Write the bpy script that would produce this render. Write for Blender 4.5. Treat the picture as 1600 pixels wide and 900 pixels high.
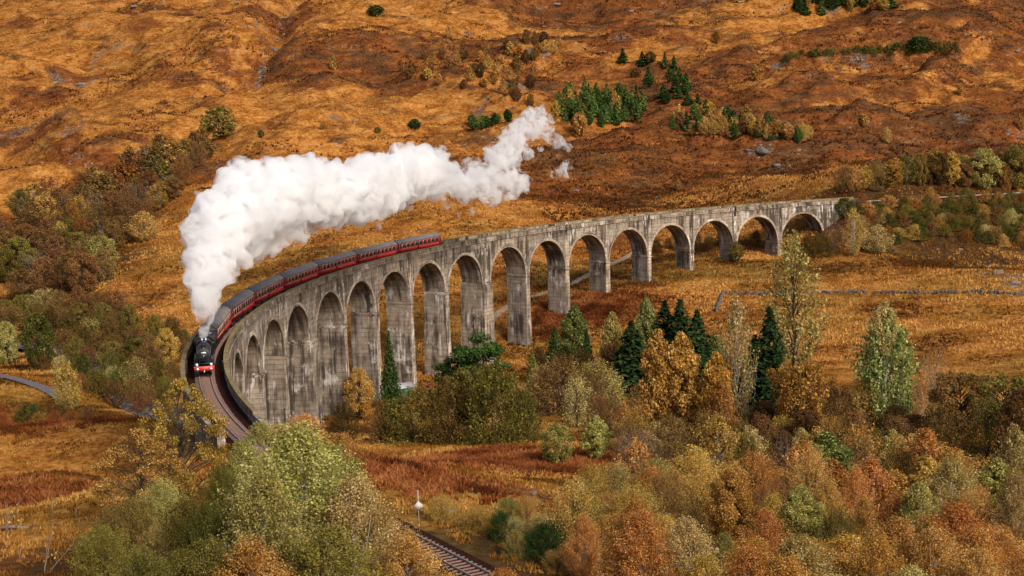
import bpy, bmesh, math, random
import numpy as np
from mathutils import Vector, Matrix

for o in list(bpy.data.objects): bpy.data.objects.remove(o)
scn = bpy.context.scene
COL = scn.collection

# ------------------------------------------------------------------ camera
CZ, PIT, FPX, ROLL = 35.05, -0.12966, 2379.6, 0.02503      # f in pixels of the 1600 px wide photograph
camd = bpy.data.cameras.new('camera'); cam = bpy.data.objects.new('camera', camd); COL.objects.link(cam)
camd.sensor_width = 36.0; camd.lens = FPX / 1600 * 36.0; camd.clip_start = 0.5; camd.clip_end = 8000
_F = Vector((0, math.cos(PIT), math.sin(PIT))); _U = Vector((0, -math.sin(PIT), math.cos(PIT))); _X = Vector((1, 0, 0))
_r = _X * math.cos(ROLL) - _U * math.sin(ROLL); _u = _X * math.sin(ROLL) + _U * math.cos(ROLL)
M = Matrix.Identity(4)
for i in range(3): M[i][0], M[i][1], M[i][2] = _r[i], _u[i], -_F[i]
M[2][3] = CZ
cam.matrix_world = M
scn.camera = cam

# ------------------------------------------------------------------ light
SUN_EL, SUN_AZ = math.radians(36), math.radians(147)        # azimuth clockwise from +y: behind the camera, to its right
world = bpy.data.worlds.new('World'); scn.world = world; world.use_nodes = True
wn = world.node_tree.nodes; wl = world.node_tree.links
sky = wn.new('ShaderNodeTexSky'); sky.sky_type = 'NISHITA'; sky.sun_disc = False
sky.sun_elevation = SUN_EL; sky.sun_rotation = SUN_AZ; sky.dust_density = 4.0; sky.air_density = 0.9; sky.ozone_density = 0.6
wl.new(sky.outputs[0], wn['Background'].inputs[0]); wn['Background'].inputs[1].default_value = 0.11
sd = bpy.data.lights.new('sun', 'SUN'); sd.energy = 2.75; sd.angle = math.radians(14); sd.color = (1.0, 0.93, 0.84)
sun = bpy.data.objects.new('sun', sd); COL.objects.link(sun)
sdir = Vector((math.sin(SUN_AZ) * math.cos(SUN_EL), math.cos(SUN_AZ) * math.cos(SUN_EL), math.sin(SUN_EL)))
sun.rotation_euler = sdir.to_track_quat('Z', 'Y').to_euler()
scn.view_settings.view_transform = 'Standard'; scn.view_settings.look = 'None'
scn.view_settings.gamma = 1.0; scn.view_settings.use_curve_mapping = False
scn.view_settings.exposure = 0.3
scn.cycles.max_bounces = 14; scn.cycles.volume_bounces = 14; scn.cycles.transparent_max_bounces = 16
scn.cycles.diffuse_bounces = 3; scn.cycles.glossy_bounces = 2
scn.cycles.use_denoising = True

R0 = np.random.RandomState(7)

# ------------------------------------------------------------------ pixel rays (1600 x 900 photograph)
def rays(px, py):
    a = (np.asarray(px, float) - 800) / FPX; b = -(np.asarray(py, float) - 450) / FPX
    cr, sr = math.cos(ROLL), math.sin(ROLL)
    x = cr * a + sr * b; y = -sr * a + cr * b
    return np.stack([x, math.cos(PIT) - y * math.sin(PIT), math.sin(PIT) + y * math.cos(PIT)], -1)
def atz(px, py, z):
    d = rays(px, py); t = (z - CZ) / d[2]; return d * t + np.array([0, 0, CZ])
def aty(px, py, y):
    d = rays(px, py); return d * (y / d[1]) + np.array([0, 0, CZ])

# ------------------------------------------------------------------ centre line of the railway (s = metres from the far end)
S = np.arange(-420, 560.01, 0.25)
_u2 = S / 360 - .5
_k = (1 + .14159 * _u2 + .45444 * _u2 * _u2) / 236.529
_k = np.where(S > 360, np.interp(360, S, _k) * np.clip(1 - (S - 360) / 40, 0, 1), _k)
_k = np.where(S < 0, np.interp(0, S, _k) * np.clip(1 + S / 40, 0, 1), _k)
_h = np.cumsum(_k) * .25; _h = _h - np.interp(0, S, _h) + 3.56631
CX = np.cumsum(np.cos(_h)) * .25; CX = CX - np.interp(0, S, CX) + 92.718
CY = np.cumsum(np.sin(_h)) * .25; CY = CY - np.interp(0, S, CY) + 455.427
def C(s, off=0., z=0.):
    s, off, z = np.broadcast_arrays(np.asarray(s, float), np.asarray(off, float), np.asarray(z, float))
    x = np.interp(s, S, CX); y = np.interp(s, S, CY); h = np.interp(s, S, _h)
    return np.stack([x - np.sin(h) * off, y + np.cos(h) * off, z], -1)
def head(s): return float(np.interp(s, S, _h))
P, KW, DZC, HALF = 16.9, 2.3, 3.45, 2.9
def so(i):
    i = np.asarray(i, float)
    return i * P + KW * (np.clip(i - 7.5, 0, 1) + np.clip(i - 12.5, 0, 1))
RAIL = -1.2

# ------------------------------------------------------------------ helpers
def tag(o, label=None, cat=None, group=None, kind=None):
    if label: o['label'] = label
    if cat: o['category'] = cat
    if group: o['group'] = group
    if kind: o['kind'] = kind
    return o
def empty(name, loc=(0, 0, 0), rz=0.):
    o = bpy.data.objects.new(name, None); COL.objects.link(o); o.location = loc; o.rotation_euler = (0, 0, rz); o.empty_display_size = .5
    return o
def mesh_np(name, V, Fq=None, Ft=None, tint=None, uv=None, smooth=False):
    V = np.asarray(V, np.float32); me = bpy.data.meshes.new(name)
    parts = []
    if Fq is not None and len(Fq): parts.append((np.asarray(Fq, np.int32), 4))
    if Ft is not None and len(Ft): parts.append((np.asarray(Ft, np.int32), 3))
    loops = np.concatenate([f.ravel() for f, n in parts]); tot = np.concatenate([np.full(len(f), n, np.int32) for f, n in parts])
    start = np.concatenate([[0], np.cumsum(tot)[:-1]]).astype(np.int32)
    me.vertices.add(len(V)); me.vertices.foreach_set('co', V.ravel())
    me.loops.add(len(loops)); me.loops.foreach_set('vertex_index', loops)
    me.polygons.add(len(tot)); me.polygons.foreach_set('loop_start', start)
    if smooth: me.polygons.foreach_set('use_smooth', np.ones(len(tot), bool))
    if tint is not None:
        a = me.attributes.new('tint', 'FLOAT', 'POINT'); a.data.foreach_set('value', np.asarray(tint, np.float32))
    me.update(calc_edges=True)
    if uv is not None:
        l = me.uv_layers.new(name='UVMap'); l.data.foreach_set('uv', np.asarray(uv, np.float32)[loops].ravel())
    return me
def obj(name, me, mat=None, parent=None):
    o = bpy.data.objects.new(name, me); COL.objects.link(o)
    if mat is not None and not me.materials: me.materials.append(mat)
    if parent is not None: o.parent = parent
    return o
class MB:
    "collects boxes, tubes and lathes into one mesh"
    def __init__(s): s.v = []; s.q = []; s.t = []; s.uv = []; s.n = 0
    def add(s, V, q=(), t=(), uv=None):
        V = np.asarray(V, float).reshape(-1, 3)
        s.v.append(V); s.uv.append(np.zeros((len(V), 2)) if uv is None else np.asarray(uv, float))
        if len(q): s.q.append(np.asarray(q, int).reshape(-1, 4) + s.n)
        if len(t): s.t.append(np.asarray(t, int).reshape(-1, 3) + s.n)
        s.n += len(V)
    def box(s, x0, x1, y0, y1, z0, z1):
        V = [(x, y, z) for z in (z0, z1) for y in (y0, y1) for x in (x0, x1)]
        s.add(V, [(0, 2, 3, 1), (4, 5, 7, 6), (0, 1, 5, 4), (2, 6, 7, 3), (0, 4, 6, 2), (1, 3, 7, 5)])
    def obox(s, c, ex, ey, ez):
        c = np.asarray(c, float); ex, ey, ez = (np.asarray(e, float) for e in (ex, ey, ez))
        V = [c + a * ex + b * ey + d * ez for d in (-1, 1) for b in (-1, 1) for a in (-1, 1)]
        s.add(V, [(0, 2, 3, 1), (4, 5, 7, 6), (0, 1, 5, 4), (2, 6, 7, 3), (0, 4, 6, 2), (1, 3, 7, 5)])
    def tube(s, pts, rad, n=6, cap=True):
        pts = np.asarray(pts, float); rad = np.broadcast_to(np.asarray(rad, float), (len(pts),))
        V = []
        for i, p in enumerate(pts):
            d = pts[min(i + 1, len(pts) - 1)] - pts[max(i - 1, 0)]; d = d / (np.linalg.norm(d) + 1e-9)
            a = np.cross(d, (0, 0, 1) if abs(d[2]) < .9 else (1, 0, 0)); a /= np.linalg.norm(a); b = np.cross(d, a)
            for k in range(n):
                t = 2 * math.pi * k / n; V.append(p + rad[i] * (math.cos(t) * a + math.sin(t) * b))
        q = [(i * n + k, i * n + (k + 1) % n, (i + 1) * n + (k + 1) % n, (i + 1) * n + k) for i in range(len(pts) - 1) for k in range(n)]
        t = []
        if cap:
            L = (len(pts) - 1) * n
            t = [(0, k + 1, k) for k in range(1, n - 1)] + [(L, L + k, L + k + 1) for k in range(1, n - 1)]
        s.add(V, q, t)
    def build(s, name, mat=None, parent=None, smooth=False):
        return obj(name, s.mesh(name, smooth), mat, parent)
    def mesh(s, name, smooth=False):
        return mesh_np(name, np.concatenate(s.v), np.concatenate(s.q) if s.q else None, np.concatenate(s.t) if s.t else None, uv=np.concatenate(s.uv), smooth=smooth)

# numpy value noise
def _hash(ix, iy, seed):
    h = (ix.astype(np.int64) * 374761393 + iy.astype(np.int64) * 668265263 + seed * 1442695041) & 0xFFFFFFFF
    h = ((h ^ (h >> 13)) * 1274126177) & 0xFFFFFFFF
    return ((h ^ (h >> 16)) & 0xFFFF) / 65535.0
def vn(x, y, seed=0):
    x = np.asarray(x, float); y = np.asarray(y, float)
    ix = np.floor(x); iy = np.floor(y); fx = x - ix; fy = y - iy
    fx = fx * fx * fx * (fx * (fx * 6 - 15) + 10); fy = fy * fy * fy * (fy * (fy * 6 - 15) + 10)
    a = _hash(ix, iy, seed); b = _hash(ix + 1, iy, seed); c = _hash(ix, iy + 1, seed); d = _hash(ix + 1, iy + 1, seed)
    return (a + (b - a) * fx) * (1 - fy) + (c + (d - c) * fx) * fy - .5
def fbm(x, y, oct=4, seed=0, gain=.5):
    r = 0; a = 1.
    for k in range(oct):
        ca, sa = math.cos(.6 * k + .3), math.sin(.6 * k + .3)
        r = r + a * vn((x * ca - y * sa) * 2 ** k + 17.3 * k, (x * sa + y * ca) * 2 ** k + 5.1 * k, seed + k); a *= gain
    return r
def sstep(a, b, x):
    t = np.clip((x - a) / (b - a), 0, 1); return t * t * (3 - 2 * t)

# ------------------------------------------------------------------ materials
def nm(name):
    m = bpy.data.materials.new(name); m.use_nodes = True; nt = m.node_tree; b = nt.nodes['Principled BSDF']
    return m, nt, b
def N(nt, t, **kw):
    n = nt.nodes.new(t)
    for k, v in kw.items():
        if k.startswith('i_'): n.inputs[k[2:].replace('_', ' ')].default_value = v
        else: setattr(n, k, v)
    return n
def ramp(nt, fac, stops, interp='LINEAR'):
    r = nt.nodes.new('ShaderNodeValToRGB'); r.color_ramp.interpolation = interp; e = r.color_ramp.elements
    while len(e) < len(stops): e.new(.5)
    for el, (p, c) in zip(e, stops): el.position = p; el.color = (*c, 1) if len(c) == 3 else c
    nt.links.new(fac, r.inputs[0]); return r.outputs[0]
def mixc(nt, fac, a, b, mode='MIX'):
    m = nt.nodes.new('ShaderNodeMix'); m.data_type = 'RGBA'; m.blend_type = mode
    for s, v in ((m.inputs[0], fac), (m.inputs[6], a), (m.inputs[7], b)):
        if hasattr(v, 'is_linked'): nt.links.new(v, s)
        else: s.default_value = v if isinstance(v, (int, float)) else (*v, 1)
    return m.outputs[2]
def math_(nt, op, a, b=0., c=None):
    m = nt.nodes.new('ShaderNodeMath'); m.operation = op
    for s, v in zip(m.inputs, (a, b) if c is None else (a, b, c)):
        if hasattr(v, 'is_linked'): nt.links.new(v, s)
        else: s.default_value = v
    return m.outputs[0]
def noise(nt, vec, scale, detail=4, rough=.55, map_=None, dist=0.):
    if map_ is not None:
        mp = nt.nodes.new('ShaderNodeMapping'); mp.inputs['Scale'].default_value = map_; nt.links.new(vec, mp.inputs[0]); vec = mp.outputs[0]
    n = N(nt, 'ShaderNodeTexNoise'); n.inputs['Scale'].default_value = scale; n.inputs['Detail'].default_value = detail; n.inputs['Roughness'].default_value = rough; n.inputs['Distortion'].default_value = dist
    nt.links.new(vec, n.inputs['Vector']); return n.outputs[0]
def bump(nt, b, h, strength=.4, dist=.1):
    n = N(nt, 'ShaderNodeBump'); n.inputs['Strength'].default_value = strength; n.inputs['Distance'].default_value = dist
    nt.links.new(h, n.inputs['Height']); nt.links.new(n.outputs[0], b.inputs['Normal'])
def plain(name, col, rough=.6, metal=0., var=.25, scale=3.):
    m, nt, b = nm(name)
    g = N(nt, 'ShaderNodeTexCoord'); n = noise(nt, g.outputs['Object'], scale, 5, .6)
    c = ramp(nt, n, [(.25, tuple(v * (1 - var) for v in col)), (.75, tuple(min(1, v * (1 + var)) for v in col))])
    nt.links.new(c, b.inputs['Base Color']); b.inputs['Roughness'].default_value = rough; b.inputs['Metallic'].default_value = metal
    return m
def leafmat(name, dark, mid, light, trans=.42):
    m, nt, b = nm(name)
    a = N(nt, 'ShaderNodeAttribute', attribute_name='tint'); oi = N(nt, 'ShaderNodeObjectInfo')
    f = math_(nt, 'ADD', a.outputs['Fac'], math_(nt, 'MULTIPLY', math_(nt, 'SUBTRACT', oi.outputs['Random'], .5), .34))
    c = ramp(nt, f, [(0.05, dark), (.5, mid), (.95, light)])
    hs = N(nt, 'ShaderNodeHueSaturation'); nt.links.new(c, hs.inputs['Color'])
    nt.links.new(math_(nt, 'ADD', .5, math_(nt, 'MULTIPLY', math_(nt, 'SUBTRACT', math_(nt, 'FRACT', math_(nt, 'MULTIPLY', oi.outputs['Random'], 7.31)), .5), .035)), hs.inputs['Hue'])
    d = N(nt, 'ShaderNodeBsdfDiffuse'); t = N(nt, 'ShaderNodeBsdfTranslucent'); mx = N(nt, 'ShaderNodeMixShader'); mx.inputs[0].default_value = trans
    nt.links.new(hs.outputs[0], d.inputs[0]); nt.links.new(hs.outputs[0], t.inputs[0])
    nt.links.new(d.outputs[0], mx.inputs[1]); nt.links.new(t.outputs[0], mx.inputs[2])
    nt.links.new(mx.outputs[0], nt.nodes['Material Output'].inputs[0]); nt.nodes.remove(b)
    return m
LEAF = dict(
    gold=leafmat('leaf_gold', (.18, .094, .016), (.52, .285, .056), (.84, .58, .20)),
    straw=leafmat('leaf_straw', (.18, .120, .028), (.48, .35, .105), (.84, .70, .32)),
    orange=leafmat('leaf_orange', (.23, .098, .017), (.56, .255, .052), (.82, .50, .17)),
    rust=leafmat('leaf_rust', (.14, .050, .012), (.36, .130, .028), (.55, .26, .075)),
    brown=leafmat('leaf_brown', (.095, .050, .018), (.26, .135, .044), (.46, .27, .095)),
    umber=leafmat('leaf_umber', (.050, .029, .011), (.135, .076, .024), (.27, .155, .05)),
    olive=leafmat('leaf_olive', (.070, .058, .012), (.205, .155, .034), (.42, .32, .085)),
    lime=leafmat('leaf_lime', (.11, .095, .018), (.36, .305, .072), (.68, .59, .23)),
    green=leafmat('leaf_green', (.060, .080, .016), (.190, .215, .050), (.54, .53, .22)),
    poplar=leafmat('leaf_poplar', (.075, .100, .020), (.27, .30, .070), (.70, .68, .30)),
    pine=leafmat('leaf_pine', (.012, .026, .007), (.034, .066, .016), (.095, .145, .040), .15),
    spruce=leafmat('leaf_spruce', (.006, .014, .006), (.016, .034, .012), (.040, .065, .022), .1),
    bright=leafmat('leaf_bright_pine', (.030, .052, .011), (.085, .130, .030), (.20, .255, .065), .25),
    moss=leafmat('leaf_moss', (.036, .038, .008), (.110, .108, .022), (.26, .235, .058), .3),
)
BARK = plain('bark_brown', (.055, .038, .026), .9, var=.5)
BARKD = plain('bark_dark', (.028, .020, .015), .9, var=.5)
BIRCH = plain('bark_birch', (.34, .30, .25), .8, var=.45, scale=1.2)
TWIG = plain('bare_twigs', (.20, .14, .10), .9, var=.4)

def m_ground():
    m, nt, b = nm('hill_grass')
    g = N(nt, 'ShaderNodeNewGeometry'); pos = g.outputs['Position']
    at = N(nt, 'ShaderNodeAttribute', attribute_name='zone'); sep = N(nt, 'ShaderNodeSeparateColor'); nt.links.new(at.outputs['Color'], sep.inputs[0])
    n1 = noise(nt, pos, .024, 8, .68, (1, .8, 1.6), 1.4)
    n2 = noise(nt, pos, .16, 8, .68, (.8, 1, 1.8), .4)
    n3 = noise(nt, pos, 1.1, 5, .65, (.7, 1, 1.2))
    n4 = noise(nt, pos, .055, 6, .6, (.7, 1, 2.2), .8)
    tex = math_(nt, 'ADD', math_(nt, 'MULTIPLY', n2, .55), math_(nt, 'MULTIPLY', n3, .45))
    grass = ramp(nt, tex, [(.34, (.070, .024, .006)), (.43, (.170, .058, .010)), (.52, (.315, .127, .026)), (.66, (.54, .28, .082))])
    rust = ramp(nt, tex, [(.34, (.036, .013, .006)), (.45, (.105, .034, .010)), (.55, (.190, .064, .016)), (.68, (.33, .135, .036))])
    dark = ramp(nt, tex, [(.36, (.024, .012, .007)), (.5, (.075, .036, .016)), (.66, (.16, .080, .030))])
    green = ramp(nt, tex, [(.36, (.060, .050, .010)), (.52, (.17, .135, .026)), (.68, (.33, .25, .06))])
    fr = math_(nt, 'ADD', n1, math_(nt, 'MULTIPLY', math_(nt, 'SUBTRACT', sep.outputs[0], .5), .5))
    c = mixc(nt, ramp(nt, fr, [(.47, (0, 0, 0)), (.58, (1, 1, 1))]), grass, rust)
    fd = math_(nt, 'ADD', n4, math_(nt, 'MULTIPLY', math_(nt, 'SUBTRACT', sep.outputs[0], .5), .16))
    c = mixc(nt, ramp(nt, fd, [(.53, (0, 0, 0)), (.63, (.85, .85, .85))]), c, dark)
    c = mixc(nt, math_(nt, 'MULTIPLY', sep.outputs[2], math_(nt, 'MULTIPLY_ADD', n2, 1.2, .3)), c, green)
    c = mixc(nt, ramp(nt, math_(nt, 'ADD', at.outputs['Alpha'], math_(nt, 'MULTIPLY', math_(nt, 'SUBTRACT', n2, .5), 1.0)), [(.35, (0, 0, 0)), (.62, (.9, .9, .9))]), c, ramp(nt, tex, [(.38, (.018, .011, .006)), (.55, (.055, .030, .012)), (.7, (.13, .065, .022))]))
    rock = ramp(nt, n3, [(.3, (.032, .026, .022)), (.55, (.10, .085, .074)), (.72, (.30, .275, .25))])
    fk = math_(nt, 'ADD', sep.outputs[1], math_(nt, 'MULTIPLY', math_(nt, 'SUBTRACT', math_(nt, 'ADD', math_(nt, 'MULTIPLY', n2, .5), math_(nt, 'MULTIPLY', n3, .5)), .5), 2.6))
    c = mixc(nt, ramp(nt, fk, [(.48, (0, 0, 0)), (.58, (1, 1, 1))]), c, rock)
    nt.links.new(c, b.inputs['Base Color']); b.inputs['Roughness'].default_value = 1.0; b.inputs['Specular IOR Level'].default_value = .05
    bump(nt, b, tex, .9, .7)
    return m
def m_concrete(name='weathered_concrete', lift=1.0):
    m, nt, b = nm(name)
    uv = N(nt, 'ShaderNodeUVMap', uv_map='UVMap'); g = N(nt, 'ShaderNodeNewGeometry'); oi = N(nt, 'ShaderNodeObjectInfo')
    v = uv.outputs[0]; pos = g.outputs['Position']
    base = ramp(nt, noise(nt, pos, .35, 8, .65), [(.3, (.125, .092, .066)), (.5, (.265, .205, .148)), (.7, (.46, .375, .285))])
    base = mixc(nt, .35, base, ramp(nt, noise(nt, v, 1.0, 3, .5, (2.2, 12, 1)), [(.35, (.15, .115, .088)), (.65, (.44, .37, .29))]))     # pour bands
    # lift lines of the shuttering
    sx = N(nt, 'ShaderNodeSeparateXYZ'); nt.links.new(v, sx.inputs[0])
    fr = math_(nt, 'FRACT', math_(nt, 'MULTIPLY', sx.outputs[1], 11.0))
    ln = math_(nt, 'LESS_THAN', fr, .13)
    ln = math_(nt, 'MULTIPLY', ln, math_(nt, 'MULTIPLY', noise(nt, v, 3.0, 2, .5), .95))
    base = mixc(nt, ln, base, (.075, .057, .044))
    # vertical streaks: dark algae runs and pale lime runs
    st = noise(nt, v, 1.0, 7, .7, (8, .55, 1), .35); big = noise(nt, v, 1.0, 5, .6, (1.5, 1.3, 1), .4)
    dk = ramp(nt, math_(nt, 'ADD', math_(nt, 'MULTIPLY', st, .65), math_(nt, 'MULTIPLY', big, .45)), [(.525, (0, 0, 0)), (.62, (.92, .92, .92))])
    base = mixc(nt, dk, base, (.050, .036, .027))
    st2 = noise(nt, v, 1.0, 6, .7, (14, 1.2, 1), .3); patch = noise(nt, v, 1.0, 5, .65, (2.2, 2.4, 1), .5)
    wh = ramp(nt, math_(nt, 'ADD', math_(nt, 'MULTIPLY', st2, .55), math_(nt, 'MULTIPLY', patch, .55)), [(.595, (0, 0, 0)), (.68, (.8, .8, .8))])
    base = mixc(nt, wh, base, (.66, .61, .55))
    hs = N(nt, 'ShaderNodeHueSaturation'); nt.links.new(base, hs.inputs['Color']); nt.links.new(math_(nt, 'MULTIPLY_ADD', oi.outputs['Random'], .24 * lift, .84 * lift), hs.inputs['Value'])
    nt.links.new(hs.outputs[0], b.inputs['Base Color']); b.inputs['Roughness'].default_value = .95; b.inputs['Specular IOR Level'].default_value = .2
    bump(nt, b, math_(nt, 'SUBTRACT', math_(nt, 'ADD', noise(nt, pos, 1.8, 6, .7), math_(nt, 'MULTIPLY', st, .4)), math_(nt, 'MULTIPLY', ln, .8)), .6, .12)
    return m
def m_ballast():
    m, nt, b = nm('rusty_ballast')
    g = N(nt, 'ShaderNodeNewGeometry'); v = N(nt, 'ShaderNodeTexVoronoi'); v.inputs['Scale'].default_value = 9.; nt.links.new(g.outputs['Position'], v.inputs['Vector'])
    c = ramp(nt, v.outputs['Color'], [(.2, (.010, .004, .003)), (.55, (.030, .011, .007)), (.9, (.070, .030, .020))])
    c = mixc(nt, ramp(nt, noise(nt, g.outputs['Position'], .5, 4), [(.45, (0, 0, 0)), (.65, (.7, .7, .7))]), c, (.045, .014, .009))
    nt.links.new(c, b.inputs['Base Color']); b.inputs['Roughness'].default_value = 1.; b.inputs['Specular IOR Level'].default_value = .05; bump(nt, b, v.outputs['Distance'], 1., .08)
    return m
def m_steam(name, dens, lo):
    m = bpy.data.materials.new(name); m.use_nodes = True; nt = m.node_tree; nt.nodes.remove(nt.nodes['Principled BSDF'])
    g = N(nt, 'ShaderNodeNewGeometry'); n_ = noise(nt, g.outputs['Position'], .5, 7, .66, None, .8)
    v = N(nt, 'ShaderNodeVolumePrincipled'); nt.links.new(math_(nt, 'MULTIPLY', ramp(nt, n_, [(lo, (0, 0, 0)), (lo + .13, (1, 1, 1))]), dens), v.inputs['Density'])
    m.cycles.volume_step_rate = .05; v.inputs['Color'].default_value = (1, 1, 1, 1); v.inputs['Anisotropy'].default_value = .1
    nt.links.new(v.outputs[0], nt.nodes['Material Output'].inputs['Volume'])
    return m
MG = m_ground(); CONC = m_concrete(); CONCP = m_concrete('pale_weathered_concrete', 1.32); BALL = m_ballast(); STEAM = m_steam('steam', 1.3, .435); STEAM2 = m_steam('thin_steam', 1.0, .485)
STONE = plain('grey_stone', (.15, .132, .118), .95, var=.5, scale=1.5)
WALLST = plain('wall_stone', (.115, .098, .088), .95, var=.7, scale=1.1)
LICHEN = plain('lichened_coping', (.185, .135, .052), .95, var=.6, scale=.5)
RAILM = plain('rail_steel', (.32, .27, .245), .6, .2, .25)
SLEEP = plain('sleeper_timber', (.19, .108, .082), .9, var=.4)
BLACK = plain('loco_black', (.016, .016, .018), .38, var=.2)
SOOT_SHADE = plain('loco_soot_and_slot_shade', (.035, .032, .030), .6, var=.4)
RED = plain('buffer_beam_red', (.62, .028, .014), .45, var=.1)
MAROON = plain('coach_maroon', (.33, .018, .019), .38, var=.12)
SOLE = plain('coach_lower_red', (.42, .020, .018), .4, var=.1)
ROOF = plain('coach_roof_grey', (.20, .18, .168), .8, var=.3, scale=.7)
CREAM = plain('window_frame_cream', (.55, .36, .25), .6, var=.1)
GLASS = plain('coach_glass', (.022, .024, .028), .12, var=.1)
GREYM = plain('underframe_grey', (.030, .027, .026), .7, var=.3)
SILV = plain('polished_steel', (.55, .55, .56), .3, .8, .15)
WHITE = plain('white_paint', (.78, .77, .75), .6, var=.06)
SIGNW = plain('weathered_white_board', (.50, .49, .47), .7, var=.15)
GREENP = plain('green_sheet', (.020, .150, .105), .6, var=.25)
TIN = plain('tin_roof', (.42, .43, .45), .5, .3, .2)
ASPH = plain('road_tarmac', (.125, .105, .105), .95, var=.2, scale=.8)
GRAVEL = plain('gravel_track', (.27, .185, .115), .95, var=.3, scale=.6)
COAL = plain('coal', (.012, .012, .013), .6, var=.5)
TIMB = plain('rust_timber', (.16, .05, .035), .9, var=.3)
def m_water():
    m, nt, b = nm('river_water'); b.inputs['Base Color'].default_value = (.05, .05, .05, 1); b.inputs['Roughness'].default_value = .12
    g = N(nt, 'ShaderNodeNewGeometry'); n = noise(nt, g.outputs['Position'], .9, 5, .7); bump(nt, b, n, .6, .25)
    c = ramp(nt, n, [(.5, (.05, .045, .045)), (.66, (.5, .48, .47))]); nt.links.new(c, b.inputs['Base Color'])
    return m
WATER = m_water()

# ------------------------------------------------------------------ terrain
BASEZ = {0: -9, 1: -15.2, 2: -15.3, 3: -16.4, 4: -18.2, 5: -19.7, 6: -23.0, 7: -29.0, 8: -30.6, 9: -31, 10: -30.6, 11: -30, 12: -30, 13: -29.8, 14: -29, 15: -28, 16: -26.5, 17: -24, 18: -20, 19: -13.5, 20: -5}
ctl = []
for i, z in BASEZ.items(): ctl.append((*C(so(i))[:2], z))
for px, py, z in [(0, 590, -27), (75, 608, -28), (130, 552, -32), (215, 630, -31.5), (40, 530, -31), (100, 640, -27.5), (100, 800, -6), (0, 800, -6), (100, 660, -22), (100, 725, -13), (20, 890, 1), (200, 900, 1.5), (230, 665, -20),
                  (700, 740, -8), (620, 790, -3.2), (800, 700, -15), (900, 720, -14), (700, 690, -20), (520, 690, -20), (850, 800, -5), (800, 860, -3), (1000, 850, -6), (1200, 850, -8), (1400, 850, -9), (1100, 720, -18), (1400, 700, -22), (1200, 660, -25), (1300, 640, -27), (1400, 560, -26), (1550, 560, -25),
                  (1400, 470, -21.5), (1120, 490, -22.5), (1128, 460, -20.5), (1600, 460, -20), (1400, 405, -17), (1560, 430, -17), (1000, 560, -29), (900, 560, -31), (850, 600, -31), (1550, 700, -22), (1590, 890, -9), (780, 620, -30), (700, 640, -29.5), (1050, 600, -29), (1250, 560, -26), (1580, 800, -14), (950, 670, -22)]:
    ctl.append(tuple(atz(px, py, z)))
for px, py, y in [(1100, 322, 505), (1000, 200, 650), (1000, 100, 775), (1000, 0, 960), (1240, 300, 500), (1300, 200, 625), (1500, 200, 620), (1500, 100, 760), (1500, 0, 950), (1590, 270, 520), (250, 400, 470), (100, 470, 440), (100, 400, 520), (20, 440, 480), (350, 220, 650), (300, 100, 830), (300, 0, 1060), (100, 60, 900),
                  (20, 300, 630), (20, 200, 740), (700, 340, 470), (760, 500, 395), (850, 450, 425), (950, 410, 450), (600, 230, 640), (600, 100, 800), (600, 0, 960), (380, 330, 520), (800, 250, 580), (800, 100, 780), (800, 0, 960), (1300, 100, 765), (1300, 0, 955), (1200, 60, 830), (230, 300, 590), (430, 60, 900), (150, 140, 800), (0, 0, 1060)]:
    ctl.append(tuple(aty(px, py, y)))
for s in (-15, -40, -80, -140): ctl.append((*C(s)[:2], -1.8))
for s in (-8, -40, -80): ctl.append((*C(s, 9)[:2], -6)); ctl.append((*C(s, 24)[:2], -14.5))
for s in (352, 365, 380, 400, 420, 450): ctl.append((*C(s)[:2], -1.8)); 
for s in (365, 390, 420): ctl.append((*C(s, 14)[:2], -3.0)); ctl.append((*C(s, -14)[:2], -1.0))
ctl += [(-62, 175, -14), (-60, 205, -22), (-75, 230, -27), (-45, 150, -5), (0, 0, 33.2), (-60, 0, 30), (60, 0, 28), (0, 30, 21), (0, 62, 6), (-60, 60, 10), (60, 60, 3), (0, -150, 60), (150, -100, 45), (-150, -100, 55), (-200, 150, -5), (200, 150, -12), (-300, 300, -26), (300, 350, -18), (-250, 450, -28), (260, 440, -14),
        (300, 560, 2), (-420, 700, 5), (450, 900, 70), (-500, 1000, 80), (0, 1300, 165), (-400, 1400, 190), (500, 1400, 180), (0, 1900, 300), (-700, 2000, 320), (800, 2000, 310), (-900, 900, 70), (900, 900, 80)]
ctl = np.array(ctl, float)
def tps_fit(pts, lam):
    n = len(pts); d = np.hypot(pts[:, None, 0] - pts[None, :, 0], pts[:, None, 1] - pts[None, :, 1]) / 100
    K = np.where(d > 0, d * d * np.log(d + 1e-12), 0) + lam * np.eye(n)
    Pm = np.c_[np.ones(n), pts[:, :2] / 100]
    A = np.zeros((n + 3, n + 3)); A[:n, :n] = K; A[:n, n:] = Pm; A[n:, :n] = Pm.T
    return np.linalg.solve(A, np.r_[pts[:, 2], 0, 0, 0])
_w = tps_fit(ctl, .004)
def tps(x, y):
    sh = np.shape(x); x = np.ravel(x); y = np.ravel(y); out = np.empty(len(x))
    for a in range(0, len(x), 40000):
        b = a + 40000
        d2 = ((x[a:b, None] - ctl[:, 0]) ** 2 + (y[a:b, None] - ctl[:, 1]) ** 2) / 1e4
        out[a:b] = (.5 * d2 * np.log(d2 + 1e-12)) @ _w[:-3] + _w[-3] + _w[-2] * x[a:b] / 100 + _w[-1] * y[a:b] / 100
    return out.reshape(sh)
_ss = S[::4]; _tx = CX[::4]; _ty = CY[::4]
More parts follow.
